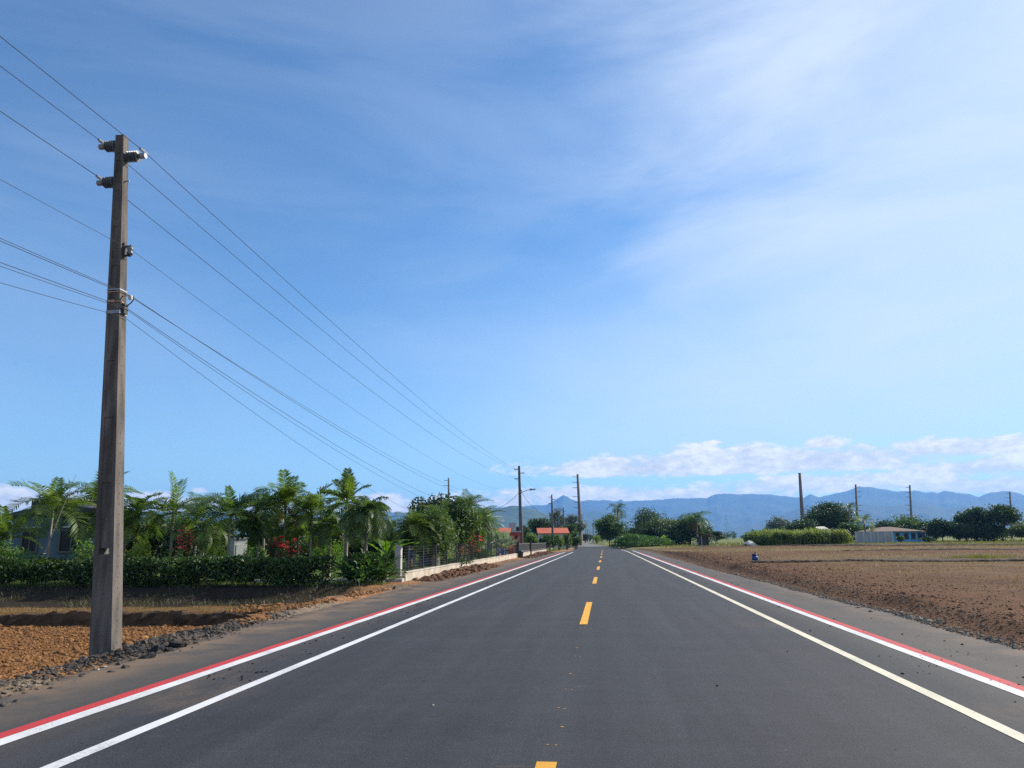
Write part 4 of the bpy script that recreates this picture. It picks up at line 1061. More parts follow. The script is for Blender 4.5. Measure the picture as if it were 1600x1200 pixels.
def big_pole():
    X0, Y0 = G(169, 1030, -.05); Xt, Zt = at(187.5, 210, Y0)
    z0 = -.45; e = empty('utility_pole', (X0, Y0, z0), RZ, 'tall weathered concrete power pole nearest the camera on the left verge', 'utility pole', 'concrete road poles')
    Hh = Zt - z0; lean = (Xt - X0)/math.cos(PSI)
    dx = lambda u: lean*u
    # double-T section: two flanges and a recessed web with ribs
    W0, W1 = .345, .138; D0, D1 = .25, .13; zb = -.25
    def wd(u): return W0 + (W1 - W0)*u, D0 + (D1 - D0)*u
    b = MB()
    nseg = 24
    us = np.linspace(0, 1, nseg + 1)
    for sg_ in (-1, 1):
        for i in range(nseg):
            ua, ub = us[i], us[i + 1]
            wa, da = wd(ua); wb, db = wd(ub); fa, fb = .22*wa, .22*wb
            ra, rb = [[], []]
            for (u, w, dd, f, r) in ((ua, wa, da, fa, ra), (ub, wb, db, fb, rb)):
                xo = dx(u) + sg_*(w/2 - f/2)
                for x, y in ((-1, -1), (1, -1), (1, 1), (-1, 1)): r.append([xo + x*f/2, y*dd/2, zb + u*(Hh - zb)])
            fs = [[0, 1, 5, 4], [1, 2, 6, 5], [2, 3, 7, 6], [3, 0, 4, 7]]
            if i == nseg - 1: fs.append([4, 5, 6, 7])
            b.add(ra + rb, fs)
    # web
    def web(u0, u1, k):
        wa, da = wd(u0); wb, db = wd(u1)
        taper_box(b, (dx(u0), 0, zb + u0*(Hh - zb)), (dx(u1), 0, zb + u1*(Hh - zb)), wa*.565, da*k, wb*.565, db*k)
    web(0, .24, .985); 
    ribs = [.24, .36, .47, .57, .66, .745, .82, .89, .95]
    for i, u in enumerate(ribs):
        nx = ribs[i + 1] if i + 1 < len(ribs) else .965
        web(u + .010, nx - .002, .86); web(nx - .002, nx + .010, .985)
    web(.975, .9995, .985)
    sh = b.build('shaft', M['concrete'], e)
    hb = MB()
    for u in np.arange(.05, .985, .017):
        w, dd = wd(u); z = zb + u*(Hh - zb)
        a = np.arange(8)*2*math.pi/8; x = dx(u) + w/2 + .002
        V = np.stack([np.full(8, x), .011*np.cos(a), z + .011*np.sin(a)], -1); hb.add(V, [list(range(8))])
    hb.build('bolt_hole', M['dark_steel'], e)['kind'] = 'stuff'
    def zpx(py): return at(187, py, Y0)[1] - z0
    def uz(z): return (z - zb)/(Hh - zb)
    out = {}
    z = zpx(224); u = uz(z); w, dd = wd(u); out['h2'] = insulator(e, dx(u) - w/2, dx(u) - w/2 - .24, 0, z)
    z = zpx(243); u = uz(z); w, dd = wd(u); out['h1'] = insulator(e, dx(u) + w/2, dx(u) + w/2 + .27, 0, z)
    z = zpx(281); u = uz(z); w, dd = wd(u); out['h3'] = insulator(e, dx(u) - w/2, dx(u) - w/2 - .24, 0, z)
    c = MB(); c.tube([[dx(u) - w/2 - .02, 0, z], [dx(u) + w/2 + .07, 0, z]], .01, 6); c.build('through_bolt', M['steel'], e)
    # neutral rack
    z = zpx(391); u = uz(z); w, dd = wd(u); xr = dx(u) + w/2
    c = MB(); c.box((xr + .012, 0, z), (.024, .07, .26)); c.box((xr + .07, 0, z + .075), (.11, .05, .014)); c.box((xr + .07, 0, z - .075), (.11, .05, .014)); c.tube([[xr + .1, 0, z - .1], [xr + .1, 0, z + .1]], .009, 6); c.build('rack', M['dark_steel'], e)
    c = MB(); c.lathe([(.012, -.06), (.045, -.06), (.045, -.02), (.028, 0), (.045, .02), (.045, .06), (.012, .06)], 12, (xr + .1, 0, z)); c.build('spool', M['porcelain'], e, True)
    out['n'] = (xr + .14, 0, z)
    # telecom bands and hardware
    for py, mm in ((453, 'pale_band'), (487, 'pale_band'), (489.5, 'pale_band'), (472, 'rust_tape'), (457, 'rust_tape')):
        z = zpx(py); u = uz(z); w, dd = wd(u); c = MB()
        h = .022 if mm == 'pale_band' else .014
        for q in ((-1, 0), (1, 0), (0, -1), (0, 1)):
            if q[0]: c.box((dx(u) + q[0]*(w/2 + .004), 0, z), (.006, dd + .014, h))
            else: c.box((dx(u), q[1]*(dd/2 + .004), z), (w + .002, .006, h))
        c.build('strap', M[mm], e)
    for key, py, off in (('t1', 456, .02), ('t2', 463, .14), ('t3', 480, .05), ('t4', 483, .06), ('t5', 495, .03)):
        z = zpx(py); u = uz(z); w, dd = wd(u); out[key] = (dx(u) + w/2 + off, -dd/2 if key in ('t1',) else 0, z)
    z = zpx(482); u = uz(z); w, dd = wd(u); c = MB(); c.box((dx(u) + w/2 + .03, 0, z), (.05, .09, .16)); c.build('clamp_block', M['dark_steel'], e)
    z = zpx(472); u = uz(z); c = MB(); c.box((dx(u) - .02, -dd/2 - .015, z), (.10, .03, .035)); c.build('clip', M['rust_tape'], e)
    q = np.linspace(0, 1, 14); z1 = zpx(480); z2 = zpx(463); u = uz(z1); w, dd = wd(u)
    c = MB(); c.tube(np.stack([dx(u) + w/2 + .03 + .13*np.sin(q*1.9), 0*q, z1 + (z2 - z1)*q], -1), .009, 5); c.build('jumper', M['wire'], e, True)
    z = zpx(463); u = uz(z); w, dd = wd(u); c = MB(); c.box((dx(u) + w/2 + .12, 0, z - .015), (.05, .04, .06)); c.tube([[dx(u) + w/2 - .01, 0, z + .02], [dx(u) + w/2 + .12, 0, z + .02]], .012, 6); c.build('splice', M['palep'], e)
    Rm = Matrix.Translation((X0, Y0, z0)) @ Matrix.Rotation(RZ, 4, 'Z')
    return {k: np.array(Rm @ Vector(v)) for k, v in out.items()}
A1 = big_pole()
def small_pole(px, top, d, label, lamp=False, pxt=None, w=.30, arms=True, zb=None, group='concrete road poles'):
    X = at(px, 860, d)[0]; z0 = hz(X, d) if zb is None else zb
    Xt, Zt = at(pxt or px, top, d); Hh = Zt - z0; lean = (Xt - X)/math.cos(PSI)
    e = empty('utility_pole', (X, d, z0), RZ, label, 'utility pole', group)
    b = MB(); taper_box(b, (0, 0, -.3), (lean, 0, Hh), w, w*.72, w*.52, w*.42)
    for sg_ in (-1, 1): taper_box(b, (sg_*w*.36, -w*.37, 0), (lean + sg_*w*.18, -w*.22, Hh - .1), w*.28, .05, w*.14, .04)
    b.build('shaft', M['conc_dark'], e); out = {}
    if arms:
        for k, dz, sg_ in (('h2', -.35, -1), ('h1', -.75, 1), ('h3', -1.35, -1)):
            x0 = lean*(1 + dz/Hh) + sg_*w*.27
            out[k] = insulator(e, x0, x0 + sg_*.34, 0, Hh + dz)
        out['n'] = (lean + w*.4, 0, Hh - 2.6)
        c = MB(); c.box((lean*.7 + w*.36, 0, Hh - 2.6), (.1, .06, .16)); c.build('rack', M['dark_steel'], e)
        for i in range(5): out['t%d' % (i + 1)] = (lean*.6 + w*.4, 0, Hh - 3.3 - .14*i)
    if lamp:
        zl = at(818, 768, d)[1] - z0; x1 = at(831, 764.5, d)[0] - X; z1 = at(831, 764.5, d)[1] - z0
        c = MB(); c.tube([[lean*.7 + w*.3, 0, zl - .1], [x1*.6, 0, zl + (z1 - zl)*.6], [x1 - .1, 0, z1]], .035, 6); c.build('lamp_arm', M['dark_steel'], e, True)
        c = MB(); c.box((x1 + .12, 0, z1 - .03), (.55, .24, .14)); c.box((x1 - .12, 0, z1 - .03), (.18, .16, .2)); c.build('lamp_head', M['steel'], e)
    Rm = Matrix.Translation((X, d, z0)) @ Matrix.Rotation(RZ, 4, 'Z')
    return {k: np.array(Rm @ Vector(v)) for k, v in out.items()}
A2 = small_pole(815, 728, 80, 'dark concrete pole with lamp arm, second along the left verge', True, 811, .42)
A3 = small_pole(864, 773, 118, 'slim dark concrete pole at the far end of the picket fence', pxt=862, w=.38)
A4 = small_pole(881, 793, 155, 'short looking dark pole in front of the orange roofed house end', pxt=880, w=.36)
A5 = small_pole(909.5, 804, 195, 'dark pole just right of the tall mast at the road bend', pxt=909, w=.4)
for px, top, d, lab in ((915.5, 826, 330, 'leftmost'), (918.5, 827, 380, 'second'), (921.5, 830, 450, 'third'), (927, 823, 300, 'rightmost')):
    small_pole(px, top, d, 'tiny distant pole beyond the road bend, %s of the four' % lab, w=.42, arms=False, group='tiny far poles')
S1 = small_pole(766, 793, 92, 'low service pole rising behind the pale dry palm', arms=False, w=.3, group='service pole')
# preceding pole stands behind the viewer: only its end of the wires is needed
A0 = {k: v - np.array([math.sin(PSI)*52, math.cos(PSI)*52, 0]) + np.array([0, 0, .3]) for k, v in A1.items()}
def wire(label, key, r, sag, path=None):
    P = []
    path = path or [A0, A1, A2, A3, A4, A5]
    for a, b_ in zip(path[:-1], path[1:]):
        a = a[key]; b_ = b_[key]; q = np.linspace(0, 1, 41)[:, None]; L = np.linalg.norm(b_ - a)
        p = a + (b_ - a)*q; p[:, 2] -= (4*q*(1 - q))[:, 0]*sag*(L/60)**2
        P.append(p if not P else p[1:])
    P = np.concatenate(P)
    b = MB(); b.tube(P, r, 5, False)
    tag(b.build('power_cable', M['wire'], None, True), label, 'cable', 'cables along the road poles')
wire('bare wire held by the right hand insulator of the poles', 'h1', 0.0056, .55)
wire('bare wire held by the upper left insulator of the poles', 'h2', 0.0056, .6)
wire('bare wire held by the lower left insulator of the poles', 'h3', 0.0056, .65)
wire('thin neutral wire held by the small rack below the insulators', 'n', 0.0034, .9)
wire('uppermost of the communication cables strapped to the big pole', 't1', 0.0038, 1.0)
wire('communication cable fixed at the pale splice on the big pole', 't2', 0.0046, 1.1)
wire('communication cable leaving the dark clamp of the big pole', 't3', 0.0046, 1.5)
wire('thin communication cable just under the dark clamp', 't4', 0.0038, 1.65)
wire('lowest sagging communication cable on the big pole', 't5', 0.0038, 2.2)
def span(label, a, b_, sag, r=.02):
    q = np.linspace(0, 1, 20)[:, None]; p = a + (b_ - a)*q; p[:, 2] -= (4*q*(1 - q))[:, 0]*sag
    b = MB(); b.tube(p, r, 5, False); tag(b.build('service_cable', M['wire'], None, True), label, 'cable', 'service cables of the lamp pole')
a = np.array([*([at(813, 767, 80)[0], 80]), at(813, 767, 80)[1]])
span('cable dropping left from the lamp pole to the service pole', a, np.array([at(767, 795, 92)[0], 92, at(767, 795, 92)[1]]), .5)
span('cable dropping right from the lamp pole towards the slim pole', a, np.array([at(863, 806, 118)[0], 118, at(863, 806, 118)[1]]), .9)

# ---- tall transmission masts crossing the valley
def mast(px, top, pxb, d, side, label, n=6, w=.62):
    X = at(pxb, 845, d)[0]; z0 = hz(X, d); Xt, Zt = at(px, top, d); Hh = Zt - z0; lean = Xt - X
    e = empty('transmission_pole', (X, d, z0), 0, label, 'transmission pole', 'tall concrete transmission poles')
    b = MB(); b.tube([[0, 0, -.3], [lean*.5, 0, Hh*.5], [lean, 0, Hh]], [w*.62, w*.5, w*.36], 10); b.build('shaft', M['mast'], e, True)
    for i in range(n):
        z = Hh - .7 - i*1.35 - (.9 if i >= n//2 else 0); x = lean*z/Hh
        q = MB(); L = 1.25 if i % 2 else 1.05
        q.tube([[x + side*w*.3, 0, z], [x + side*(w*.3 + L), 0, z + .12]], [.075, .055], 6); q.tube([[x + side*(w*.3 + L), -.0, z + .12], [x + side*(w*.3 + L + .18), 0, z + .14]], .03, 5)
        q.build('insulator_arm', M['dark_steel'], e)
M['mast'] = mat('mast_concrete', (.22, .17, .15), (.16, .125, .115), .6, .9)
mast(501, 760, 502, 225, -1, 'transmission pole above the bushy garden palms', 6)
mast(701, 747, 702, 200, -1, 'transmission pole rising over the fenced grove', 5)
mast(902.5, 741, 908, 190, -1, 'tall dark transmission pole beside the road bend', 6, .75)
mast(1249.5, 739, 1256, 175, 1, 'thickest bare transmission pole behind the flat topped tree', 0, .85)
mast(1337, 757, 1341, 205, 1, 'transmission pole beside the single palm of the big round tree', 6)
mast(1421.5, 758, 1426, 215, -1, 'transmission pole behind the light blue house', 6)
mast(1578, 768, 1582, 250, -1, 'transmission pole behind the rightmost dark trees', 6)
# lattice tower far away
def lattice():
    d = 1700; X, z1 = at(1133.5, 804, d); z0 = 0
    e = empty('lattice_tower', (X, d, z0), .5, 'faint lattice pylon far beyond the shed', 'pylon')
    b = MB(); hb, ht = 5.2, .7
    for sx, sy in ((1, 1), (1, -1), (-1, 1), (-1, -1)): 
        q = MB(); q.tube([[sx*hb, sy*hb, -1], [sx*ht, sy*ht, z1]], [.22, .16], 4); q.build('leg', M['steel'], e)
    n = 9
    for i in range(n):
        za, zb_ = z1*i/n, z1*(i + 1)/n; wa = hb + (ht - hb)*i/n; wb = hb + (ht - hb)*(i + 1)/n
        for (ax, ay), (bx, by) in (((1, 1), (-1, 1)), ((-1, 1), (-1, -1)), ((-1, -1), (1, -1)), ((1, -1), (1, 1))):
            b.tube([[ax*wa, ay*wa, za], [bx*wb, by*wb, zb_]], .09, 3, False); b.tube([[bx*wa, by*wa, za], [ax*wb, ay*wb, zb_]], .09, 3, False)
    b.build('bracing', M['steel'], e)
    for q, L in ((.72, 4.5), (.86, 3.8), (.97, 3.)):
        c = MB(); c.tube([[-L, 0, z1*q], [L, 0, z1*q]], .16, 4); c.build('cross_arm', M['steel'], e)
lattice()

# ------------------------------------------------------------------ right hand vegetation
def T(*a, **k): return tree('broadleaf_tree', *a, **k)
T('rounded dark tree beside the road bend, below the tall palm', 'tree', 953, 150, 805, 42, M['broad'], 101, trunk=.3, nc=30, nl=220, ls=.42, flat=.75)
shrub('round lime green bush at the road bend', 932, 235, 836.5, 15, M['lime'], 102, 900, .35, name='bush', cat='bush')
def coco(label, px, d, cy, top, wpx, seed, m='palm_d', nf=13, bend=1.9, tr=.2):
    return palm(label, px, d, cy, top, wpx, M[m], seed, nf=nf, bend=bend, nl=26, lw=.085, ll=.3, trunk_r=tr, spear=0, shaft=False, spread=(-.5, 1.2), group='palms across the field', droop=.5)
coco('tall slender palm standing above the trees right of the road bend', 967, 160, 795, 782, 17, 103)
T('tall airy tree right of the slender palm', 'tree', 1013, 165, 795, 54, M['broad_d'], 104, trunk=.4, nc=22, nl=130, ls=.45, shape='round')
T('olive topped tree left of the shed palms', 'tree', 1051, 158, 807, 56, M['broad_y'], 105, trunk=.25, nc=26, nl=190, ls=.42)
T('dark low tree behind the green crop mound', 'tree', 1008, 155, 818, 56, M['broad_d'], 106, trunk=.2, nc=24, nl=180, ls=.42)
T('dark dense tree just left of the shed', 'tree', 1076, 150, 810, 50, M['broad_d'], 107, trunk=.15, nc=28, nl=200, ls=.42)
coco('dark palm with drooping fronds above the shed', 1090, 146, 812, 800, 24, 108, nf=20, tr=.16)
coco('shorter palm crowded left of the drooping shed palm', 1079, 152, 815, 804, 20, 109, nf=18, tr=.16)
T('small dark tree right of the shed', 'tree', 1120, 170, 830, 20, M['broad_d'], 110, trunk=.25, nc=14, nl=130, ls=.4)
T('very dark tree filling the shade behind the bench', 'tree', 1050, 150, 824, 60, M['broad_d'], 121, trunk=.1, nc=26, nl=200, ls=.42)
T('dark tree filling the gap between airy and olive topped trees', 'tree', 1030, 152, 813, 46, M['broad_d'], 160, trunk=.12, nc=26, nl=190, ls=.42)
T('low dark tree behind the banana plants', 'tree', 988, 158, 824, 40, M['broad_d'], 161, trunk=.12, nc=20, nl=170, ls=.42)
T('low shady tree behind the shed roof', 'tree', 1096, 150, 822, 34, M['broad_d'], 162, trunk=.12, nc=20, nl=170, ls=.42)
for i, (px, d, top, w, lab) in enumerate(((978, 140, 828, 22, 'banana plant above the left end of the crop mound'), (990, 142, 830, 18, 'banana plant above the middle of the crop mound'), (1037, 138, 832, 20, 'banana plant beside the whitish hut'))):
    banana(lab, px, d, top, w, M['banana'] if i == 2 else M['crop'], 111 + i, 9, group='banana plants by the field', W=.3, stem=.4, e0r=(.2, 1.4))
def crop_mound():
    global rng
    rng = np.random.default_rng(115)
    A_ = np.array(G(955, 853, .1)); B_ = np.array(G(1040, 851.5, .27)); A_[1] = 118; A_[0] = at(974, 850, 118)[0]; B_[1] = 142; B_[0] = at(1040, 850, 142)[0]
    e = empty('crop_mound', (A_[0], A_[1], 0), 0, 'long rounded bed of lush green crop beside the road bend', 'crop bed')
    st = MB(); cr = MB()
    n = 620
    u = rng.random(n)**.9; w = rng.uniform(-1, 1, n)
    c = A_[None] + (B_ - A_)[None]*u[:, None]; nn = np.array([-(B_ - A_)[1], (B_ - A_)[0]]); nn = nn/np.linalg.norm(nn)
    c = c + nn[None]*(w*(2.1 - .8*u))[:, None]
    hh = (2.15 - .95*u)*(1 - .35*w**2)*np.sin(np.clip(u*9 + .35, 0, 1.57))*rng.uniform(.85, 1.1, n)
    for i in range(n):
        x, y = c[i] - A_; z = hz(c[i, 0], c[i, 1])
        st.tube([[x, y, z - .05], [x + .1*rng.normal(), y, z + hh[i]*.8]], [.02, .01], 3, False)
        P = np.stack([x + rng.normal(size=24)*.32, y + rng.normal(size=24)*.32, z + hh[i]*(1 - .75*rng.random(24)**1.5)], -1)
        leaves(cr, P, .38, .15, .9)
    st.build('branches', M['green_shaft'], e); cr.build('foliage', M['crop'], e)
crop_mound()
def cane():
    global rng
    rng = np.random.default_rng(116)
    x0 = at(1214, 850, 112)[0]; x1 = at(1333, 848, 112)[0]; mb = MB()
    n = 2300
    X = rng.uniform(x0, x1, n); Y = 112 + rng.random(n)*16; Z = height(X, Y)
    u = (X - x0)/(x1 - x0)
    hh = (at(1270, 827, 112)[1] - .27)*(.62 + .62*fbm(X*.55, Y*.25 + 3))*np.clip(np.minimum(u, 1 - u)*14 + .55, 0, 1)*rng.uniform(.72, 1.15, n)
    for k in range(11):
        a = rng.uniform(0, 6.28, n); L = rng.uniform(.8, 1.5, n); h0 = hh*rng.uniform(.15, .72, n)
        D = np.stack([np.cos(a), np.sin(a), 0*a], -1); Wv = np.stack([-np.sin(a), np.cos(a), 0*a], -1)*.045
        P0 = np.stack([X, Y, Z + h0], -1); P1 = P0 + D*(L*.25)[:, None]; P1[:, 2] = Z + np.minimum(h0 + L*.7, hh); P2 = P1 + D*(L*.45)[:, None]; P2[:, 2] -= L*rng.uniform(-.1, .45, n)
        mb.quads(np.stack([P0 - Wv, P0 + Wv, P1 + Wv, P1 - Wv], 1)); mb.tris(np.stack([P1 - Wv, P1 + Wv, P2], 1))
    P0 = np.stack([X, Y, Z], -1); P1 = P0 + np.stack([rng.normal(size=n)*.1, rng.normal(size=n)*.1, hh*.75], -1); Wv = np.array([.03, 0, 0])
    mb.quads(np.stack([P0 - Wv, P0 + Wv, P1 + Wv*.6, P1 - Wv*.6], 1))
    tag(mb.build('sugar_cane', M['cane']), 'thick stand of yellow green sugar cane across the field', kind='stuff')
cane()
shrub('dark bush left of the sugar cane', 1200, 135, 835, 34, M['broad'], 117, 1400, .35, name='bush', cat='bush', group='bushes at the field edge')
shrub('low dark bushes between sand heap and cane', 1180, 150, 838, 40, M['broad_d'], 118, 1300, .35, name='bush', cat='bush', group='bushes at the field edge')
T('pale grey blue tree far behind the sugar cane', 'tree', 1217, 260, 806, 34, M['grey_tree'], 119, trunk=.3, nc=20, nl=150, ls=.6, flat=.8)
T('flat topped dark tree under the thick bare mast', 'tree', 1252, 150, 808, 46, M['broad_d'], 120, trunk=.3, nc=24, nl=200, ls=.42, shape='flat')
T('big wide umbrella shaped tree over the cream gable', 'tree', 1296, 165, 784, 66, M['broad_d'], 122, trunk=.22, nc=60, nl=240, ls=.45, flat=.5)
coco('single palm between the umbrella tree and the mast', 1329, 160, 795, 783, 18, 123, nf=14, tr=.17)
T('light green shrubby tree below the single palm', 'tree', 1328, 150, 815, 30, M['broad'], 124, trunk=.2, nc=18, nl=150, ls=.4)
coco('low pale palm left of the light blue house', 1353, 152, 814, 806, 18, 125, m='palm', nf=14, tr=.17)
T('rounded grey green tree behind the light blue house', 'tree', 1385, 175, 811, 46, M['broad_d'], 126, trunk=.2, nc=24, nl=180, ls=.45)
T('bright green bamboo like tree behind the light blue house', 'tree', 1416, 178, 804, 50, M['broad'], 127, trunk=.15, nc=28, nl=190, ls=.45)
T('small green tree right of the bamboo like tree', 'tree', 1440, 172, 808, 22, M['broad'], 128, trunk=.2, nc=12, nl=150, ls=.45)
T('dark round tree right of the deep blue annexe', 'tree', 1472, 150, 811, 36, M['broad_d'], 129, trunk=.2, nc=26, nl=190, ls=.42)
T('dark low tree left of the twin umbrella trees', 'tree', 1498, 148, 815, 36, M['broad_d'], 130, trunk=.1, nc=26, nl=190, ls=.42)
T('reddish topped umbrella tree, left of the twin pair', 'tree', 1526, 150, 793, 46, M['broad_d'], 131, trunk=.35, nc=30, nl=190, ls=.42, shape='umbrella')
T('taller dark umbrella tree, right of the twin pair', 'tree', 1566, 146, 791, 52, M['broad_d'], 132, trunk=.3, nc=40, nl=210, ls=.42, shape='umbrella')
T('dark undergrowth tree beneath the twin umbrella trees', 'tree', 1545, 148, 814, 70, M['broad_d'], 133, trunk=.1, nc=32, nl=190, ls=.42)
T('yellowish tree at the right edge of the photo', 'tree', 1596, 140, 819, 34, M['broad_y'], 134, trunk=.3, nc=18, nl=140, ls=.4)
shrub('small green bush in front of the blue house wall', 1407, 138, 837, 12, M['broad'], 135, 500, .3, name='bush', cat='bush', group='bushes at the field edge')
shrub('low bush line right of the deep blue annexe', 1450, 140, 838, 26, M['broad_d'], 136, 700, .3, name='bush', cat='bush', group='bushes at the field edge')
# left verge near the bend
T('dark round tree behind the orange roofs', 'tree', 843, 150, 802, 34, M['broad_d'], 140, trunk=.25, nc=26, nl=200, ls=.42)
T('low dark tree left of the second road pole', 'tree', 812, 140, 816, 34, M['broad_d'], 141, trunk=.25, nc=18, nl=160, ls=.42)
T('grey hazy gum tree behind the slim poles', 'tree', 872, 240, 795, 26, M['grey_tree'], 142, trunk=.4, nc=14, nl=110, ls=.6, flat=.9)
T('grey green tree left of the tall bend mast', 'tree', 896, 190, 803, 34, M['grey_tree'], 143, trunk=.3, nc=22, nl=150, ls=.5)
T('dark bushy tree at the end of the orange roof', 'tree', 889, 135, 816, 24, M['broad'], 144, trunk=.15, nc=20, nl=170, ls=.4)
shrub('green roadside bush just left of the bend mast', 900, 118, 838, 22, M['broad'], 145, 1200, .28, name='bush', cat='bush', group='bushes at the road bend')
shrub('dark clipped bushes in front of the orange roofed house', 856, 100, 834, 34, M['hedge'], 146, 1500, .28, name='bush', cat='bush', group='bushes at the road bend')
shrub('dark bush hiding the right wall of the orange roofed house', 886, 112, 834, 18, M['broad'], 209, 900, .28, name='bush', cat='bush', group='bushes at the road bend')
shrub('leafy bush right of the second road pole', 828, 90, 832, 24, M['palm'], 147, 1100, .28, name='bush', cat='bush', group='bushes at the road bend')
shrub('small palm like bush near the slim pole', 873, 104, 836, 16, M['palm'], 148, 700, .3, name='bush', cat='bush', group='bushes at the road bend')
for i, (px, d, top, w_, lb) in enumerate(((1232, 158, 822, 40, 'low dark tree behind the left part of the sugar cane'), (1345, 162, 822, 34, 'low dark tree behind the grey boundary wall'), (1456, 160, 819, 30, 'dark tree joining the annexe and the round tree'), (1510, 156, 806, 40, 'dark tree filling the gap left of the twin umbrella trees'))):
    T(lb, 'tree', px, d, top, w_, M['broad_d'], 220 + i, trunk=.12, nc=24, nl=170, ls=.42)
# far tree line reads as one mass
rng = np.random.default_rng(150); mb = MB()
for i in range(420):
    px = rng.uniform(-150, 1750); d = rng.uniform(420, 950); X = at(px, 842, d)[0]
    if abs(toST(X, d)[1] - (-8)) < 9: continue
    r = rng.uniform(2.5, 6); hh = rng.uniform(3, 9)
    P = clump_pts(np.array([X, d, hh*.5]), (r, r, hh*.55), 130); leaves(mb, P, 1.3, .8, .5)
tag(mb.build('distant_treeline', M['broad_d']), 'far line of trees at the foot of the mountains', kind='stuff')
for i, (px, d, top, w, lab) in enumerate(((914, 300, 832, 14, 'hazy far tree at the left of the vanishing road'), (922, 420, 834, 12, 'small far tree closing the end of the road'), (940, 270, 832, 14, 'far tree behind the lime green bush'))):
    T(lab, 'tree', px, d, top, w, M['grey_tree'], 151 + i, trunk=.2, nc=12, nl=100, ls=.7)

# ------------------------------------------------------------------ mountains
RID = [(-900, 795), (-400, 800), (-100, 802), (200, 800), (420, 802), (590, 799), (640, 801), (700, 797), (760, 794), (800, 791), (830, 791), (850, 789), (862, 785), (870, 780), (877, 775.5), (881, 774), (886, 776), (892, 781), (900, 783.5), (920, 782), (940, 781), (955, 783), (965, 782), (971, 779.5), (975, 783), (1000, 782), (1040, 780), (1080, 778), (1105, 777.5), (1110, 774), (1118, 772), (1140, 771.5), (1180, 772), (1215, 774), (1235, 777.5), (1254, 777.5), (1262, 773.5), (1267, 771.5), (1272, 773), (1279, 776), (1300, 772), (1325, 767.5), (1338, 762), (1345, 761), (1362, 761.5), (1378, 765), (1400, 768), (1420, 767), (1430, 766), (1448, 769), (1455, 767.5), (1465, 770), (1476, 767), (1490, 768), (1515, 771.5), (1524, 776), (1529, 777.5), (1540, 772), (1550, 770), (1575, 767), (1590, 770), (1600, 774), (1640, 780), (1720, 776), (1850, 786), (2100, 778), (2600, 790)]
def range_(name, prof, d0, dr, w, azlo, azhi, n, seed, m, rough):
    ra = np.array([azel(a, b)[0] for a, b in prof]); re_ = np.array([azel(a, b)[1] for a, b in prof])
    az = np.linspace(azlo, azhi, n); el = np.interp(az, ra, re_) + .0028*(fbm(az*90, seed*2.3, 4) - .46)*rough*2
    k = 40; rr = np.concatenate([np.linspace(d0, dr, 30), np.linspace(dr, dr + w, 11)[1:]])
    A_, RR = np.meshgrid(az, rr, indexing='ij')
    top = np.tan(el)[:, None]*dr/np.cos(0) + H
    u = (RR - d0)/(dr - d0)
    prof_ = np.where(u < 1, np.clip(u, 0, 1)**1.7, np.clip(1 - (u - 1)*(dr - d0)/w, 0, 1))
    X = RR*np.sin(A_); Y = RR*np.cos(A_)
    wv = .05*fbm(RR/d0*9, A_*8, 3); nz = fbm(A_*45 + seed + wv*40, RR/d0*16, 5) - .45; rd = np.abs(fbm(A_*17 + seed*3 + wv*20, RR/d0*5, 4) - .47)*2
    env = np.clip(1 - prof_, 0, 1)*np.clip(u*3, 0, 1)
    Z = top*(prof_ + env*prof_**.5*(nz*rough + rd*rough*.9))
    Z = np.where(u < 1, np.minimum(Z, top*np.clip(.25 + u, 0, 1)), Z) - 3*(u < .02)
    b = MB(); b.grid(np.stack([X, Y, Z], -1)); return tag(b.build(name, m, None, True), kind='structure')
M['mount'] = mat('forested_slope', (.020, .040, .022), (.045, .065, .032), .004, 1., detail=8.)
M['hillm'] = mat('forested_hill', (.022, .05, .022), (.06, .085, .035), .012, 1., detail=8.)
range_('mountains', RID, 6200, 9400, 1400, -1.05, 1.05, 1500, 3, M['mount'], .6)
range_('mountain_spurs', [(-900, 812), (200, 812), (700, 808), (880, 800), (930, 797), (980, 806), (1040, 822), (1100, 830), (1130, 826), (1180, 817), (1220, 805), (1250, 794), (1285, 787), (1340, 783), (1385, 792), (1430, 785), (1480, 794), (1530, 789), (1575, 796), (1640, 790), (1800, 800), (2600, 800)], 4600, 6600, 1500, -1., 1., 900, 7, M['mount'], .8)
range_('foothills', [(-900, 826), (300, 822), (560, 815), (740, 806), (770, 796), (800, 790), (815, 791), (840, 799), (870, 808), (905, 812), (930, 818), (960, 826), (1000, 836), (1100, 842), (1150, 838), (1200, 828), (1240, 822), (1280, 818), (1330, 822), (1400, 830), (1500, 838), (1600, 834), (1800, 825), (2400, 830)], 2600, 3800, 900, -.95, .95, 700, 11, M['hillm'], .5)

# ------------------------------------------------------------------ haze
ztop = max(v.co.z for n_ in ('mountains', 'foothills') for v in bpy.data.objects[n_].data.vertices) + 12
b = MB(); b.box((0, 5300, (ztop - 1.8)/2), (27000, 13600, ztop + 1.8))
m = bpy.data.materials.new('air'); m.use_nodes = True; ntn = m.node_tree; ntn.nodes.clear()
pv = ntn.nodes.new('ShaderNodeVolumePrincipled'); oo = ntn.nodes.new('ShaderNodeOutputMaterial'); ntn.links.new(pv.outputs[0], oo.inputs['Volume'])
pv.inputs['Color'].default_value = (.20, .47, .98, 1); pv.inputs['Density'].default_value = .9/9000; pv.inputs['Anisotropy'].default_value = .15
o = b.build('haze', m); tag(o, kind='stuff')

